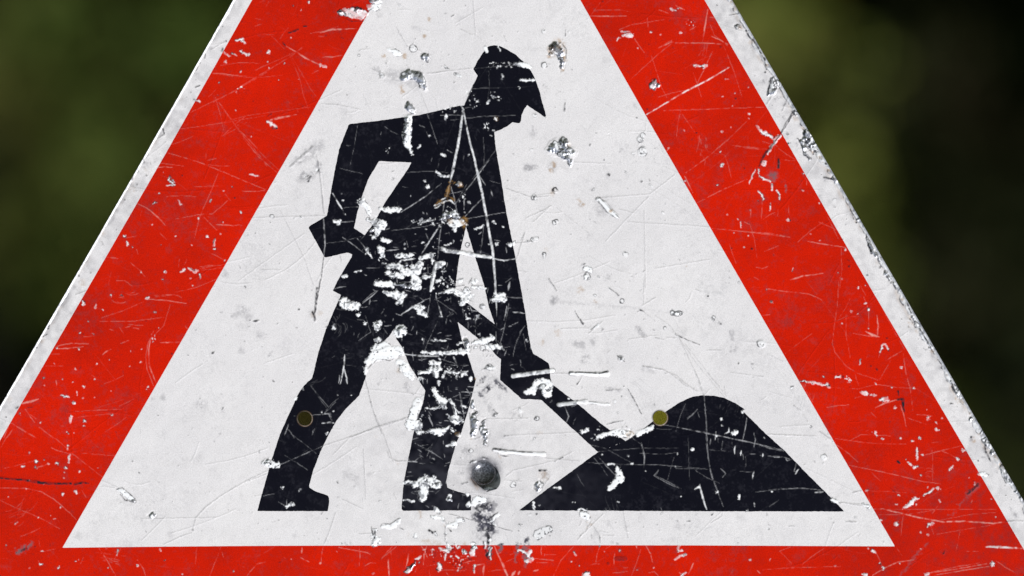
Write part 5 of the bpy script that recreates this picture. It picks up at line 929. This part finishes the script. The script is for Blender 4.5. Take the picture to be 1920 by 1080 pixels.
def leaves(name, clumps, dens, size, mat, parent, seed):
    """clumps: (x,y,z,r) local; leaves scattered through each clump's volume, thinner towards the outside"""
    r = np.random.default_rng(seed)
    P_ = []
    for (x, y, z, rad) in clumps:
        n_ = int(dens * rad ** 2)
        d = r.normal(size=(n_, 3)); d /= np.linalg.norm(d, axis=1)[:, None]
        d *= (rad * r.random(n_) ** .45)[:, None]
        d[:, 2] *= .9
        P_.append(d + (x, y, z))
    c = np.concatenate(P_); n_ = len(c)
    u = r.normal(size=(n_, 3)); u /= np.linalg.norm(u, axis=1)[:, None]
    w_ = r.normal(size=(n_, 3)) + (-.3, -.5, .6); v = np.cross(u, w_); v /= np.linalg.norm(v, axis=1)[:, None]
    s = (size * r.uniform(.6, 1.3, n_))[:, None]
    nrm = np.cross(u, v)
    q = np.stack([c - u * s, c + v * s * .45 + nrm * s * .12, c + u * s, c - v * s * .45 + nrm * s * .12], 1).reshape(-1, 3)
    f = np.arange(n_ * 4).reshape(-1, 4)
    return np_mesh(name, q, f, mat, parent, {'tint': np.repeat(r.random(n_), 4)}, smooth=False)

def limb(name, p0, p1, r0, r1, parent, bend=.1, seg=8, n=6):
    p0, p1 = Vector(p0), Vector(p1); ax = (p1 - p0).normalized(); u = ax.orthogonal().normalized(); v = ax.cross(u)
    co = []; f = []
    for j in range(n + 1):
        t = j / n; c = p0.lerp(p1, t) + u * math.sin(t * 3.1) * bend
        for k in range(seg):
            a_ = 2 * math.pi * k / seg
            rr = r0 + (r1 - r0) * t
            co.append(tuple(c + (u * math.cos(a_) + v * math.sin(a_)) * rr))
    for j in range(n):
        for k in range(seg):
            f.append((j * seg + k, j * seg + (k + 1) % seg, (j + 1) * seg + (k + 1) % seg, (j + 1) * seg + k))
    return np_mesh(name, np.array(co), np.array(f), m_bark, parent)

def clumpy(cx, cz0, cz1, w_, dep, n_, r0, r1, seed):
    r = np.random.default_rng(seed)
    return [(cx + r.uniform(-w_, w_), r.uniform(-dep, dep), r.uniform(cz0, cz1), r.uniform(r0, r1)) for _ in range(n_)]

def shrub(loc, clumps, mat, label, seed, name='shrub', cat='shrub', dens=5200, size=.035, stems=3, group=None):
    t = empty(name, loc); tag(t, label, cat, group)
    leaves('foliage', clumps, dens, size, mat, t, seed)
    r = np.random.default_rng(seed + 99)
    for k in range(stems):
        cx, cy, cz, _ = clumps[int(r.integers(len(clumps)))]
        limb('stem', (r.uniform(-.08, .08), r.uniform(-.08, .08), -.03), (cx, cy, cz), .028, .01, t)
    return t

def tree(loc, h0, h1, rad, mat, label, seed, group=None, dens=420, size=.13, n_=26):
    t = empty('tree', loc); tag(t, label, 'tree', group)
    r = np.random.default_rng(seed)
    cl = []
    for k in range(n_):
        z = r.uniform(h0, h1); prof = math.sin(math.pi * min(1, max(.12, (z - h0) / (h1 - h0) * .85 + .15))) ** .6
        a_ = r.uniform(0, 6.28); q = rad * prof * r.random() ** .5 * .8
        cl.append((math.cos(a_) * q, math.sin(a_) * q, z, r.uniform(.25, .42) * rad))
    leaves('crown', cl, dens, size, mat, t, seed)
    limb('trunk', (0, 0, -.05), (0, 0, h1 * .8), .17, .05, t, bend=.12, seg=10)
    for k in range(5):
        x, y, z, _ = cl[k]; limb('branch', (0, 0, z * .7), (x, y, z), .05, .015, t, bend=.05)
    return t

# lit shrubs at either side of the sign, seen far out of focus
shrub((-1.0, 9.0, 0), [(-.30, 0, 2.62, .18), (-.10, .1, 2.75, .22), (.02, 0, 2.45, .20), (.22, .2, 2.75, .2), (.05, .2, 2.25, .24), (.25, .2, 2.45, .16), (-.25, .1, 2.3, .2), (.18, .1, 1.85, .14), (.28, .1, 2.0, .16), (.15, 0, 1.4, .24), (.1, 0, 1.0, .3)],
      m_green, 'dark green shrub far out of focus, left of the sign', 21)
shrub((-.72, 10.5, 0), [(-.05, 0, 2.5, .13), (.12, 0, 2.3, .16), (-.10, .1, 2.15, .14), (.0, 0, 1.75, .2), (0, 0, 1.3, .3)],
      m_olive, 'olive brown shrub close behind the left slanting edge of the sign', 22)
shrub((.67, 8.6, 0), [(-.12, 0, 2.74, .18), (.02, .1, 2.62, .17), (.02, 0, 2.4, .17), (.08, 0, 2.2, .15), (-.02, .1, 2.1, .2), (.14, .1, 1.95, .12), (-.05, 0, 1.6, .22), (0, 0, 1.1, .3)],
      m_olive, 'pale olive shrub close behind the right slanting edge of the sign', 23)
shrub((1.12, 11.0, 0), [(0, 0, 1.85, .12), (.14, 0, 1.68, .12), (0, 0, 1.4, .2), (0, 0, .9, .35)],
      m_green, 'low dim green shrub at the far right, below the dark wood', 24)
shrub((.30, 7.0, 0), [(0, 0, 1.95, .17), (-.12, .1, 1.8, .16), (.12, 0, 1.78, .16), (0, 0, 1.5, .25), (0, .1, 1.1, .3), (0, 0, .7, .35)],
      m_yellow, 'yellow green shrub glimpsed through the right bolt hole of the sign', 25, dens=9000)
shrub((-.46, 8.0, 0), [(0, 0, 2.0, .2), (-.12, .1, 1.85, .16), (.12, 0, 1.9, .16), (0, 0, 1.5, .25), (0, .1, 1.1, .3), (0, 0, .7, .35)],
      m_brown, 'dim brownish shrub glimpsed through the left bolt hole of the sign', 26, dens=7000)
shrub((1.38, 10.2, 0), [(-.35, 0, 2.7, .2), (-.1, .2, 2.45, .26), (.15, 0, 2.75, .2), (-.3, .1, 2.15, .22), (.1, 0, 2.1, .2), (-.1, .2, 1.8, .25), (.15, 0, 1.5, .3), (0, 0, 1.1, .35)],
      m_dim, 'very dark green shrub filling the background at the far right', 27, dens=3200, stems=1)
# the shaded wood
k = 0
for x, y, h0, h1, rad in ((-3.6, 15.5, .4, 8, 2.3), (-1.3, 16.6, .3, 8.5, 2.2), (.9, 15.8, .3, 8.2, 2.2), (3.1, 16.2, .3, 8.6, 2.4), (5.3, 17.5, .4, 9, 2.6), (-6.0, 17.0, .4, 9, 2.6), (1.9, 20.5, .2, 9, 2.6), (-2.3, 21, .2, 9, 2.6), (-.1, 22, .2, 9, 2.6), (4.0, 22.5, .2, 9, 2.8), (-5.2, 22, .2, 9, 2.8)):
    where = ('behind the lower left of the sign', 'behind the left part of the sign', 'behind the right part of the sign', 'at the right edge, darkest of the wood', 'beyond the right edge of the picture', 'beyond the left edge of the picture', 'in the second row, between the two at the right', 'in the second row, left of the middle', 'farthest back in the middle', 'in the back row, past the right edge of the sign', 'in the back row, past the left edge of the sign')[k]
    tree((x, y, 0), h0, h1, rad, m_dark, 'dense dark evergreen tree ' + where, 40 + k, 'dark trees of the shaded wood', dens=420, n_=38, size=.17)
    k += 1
# added trees, crowns above the view, to keep the sun off the wood
k = 0
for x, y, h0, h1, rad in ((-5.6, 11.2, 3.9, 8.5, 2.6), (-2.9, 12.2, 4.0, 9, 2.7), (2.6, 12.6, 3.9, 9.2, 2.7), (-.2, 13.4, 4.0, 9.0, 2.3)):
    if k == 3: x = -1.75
    tree((x, y, 0), h0, h1, rad, m_dark, ('added shade tree, crown above the view, left of the wood', 'added shade tree, crown above the view, over the left shrubs', 'added shade tree, crown above the view, over the right side', 'added slim shade tree, crown above the view, in the middle')[k], 60 + k, 'added trees that shade the wood', dens=380, n_=36, size=.18)
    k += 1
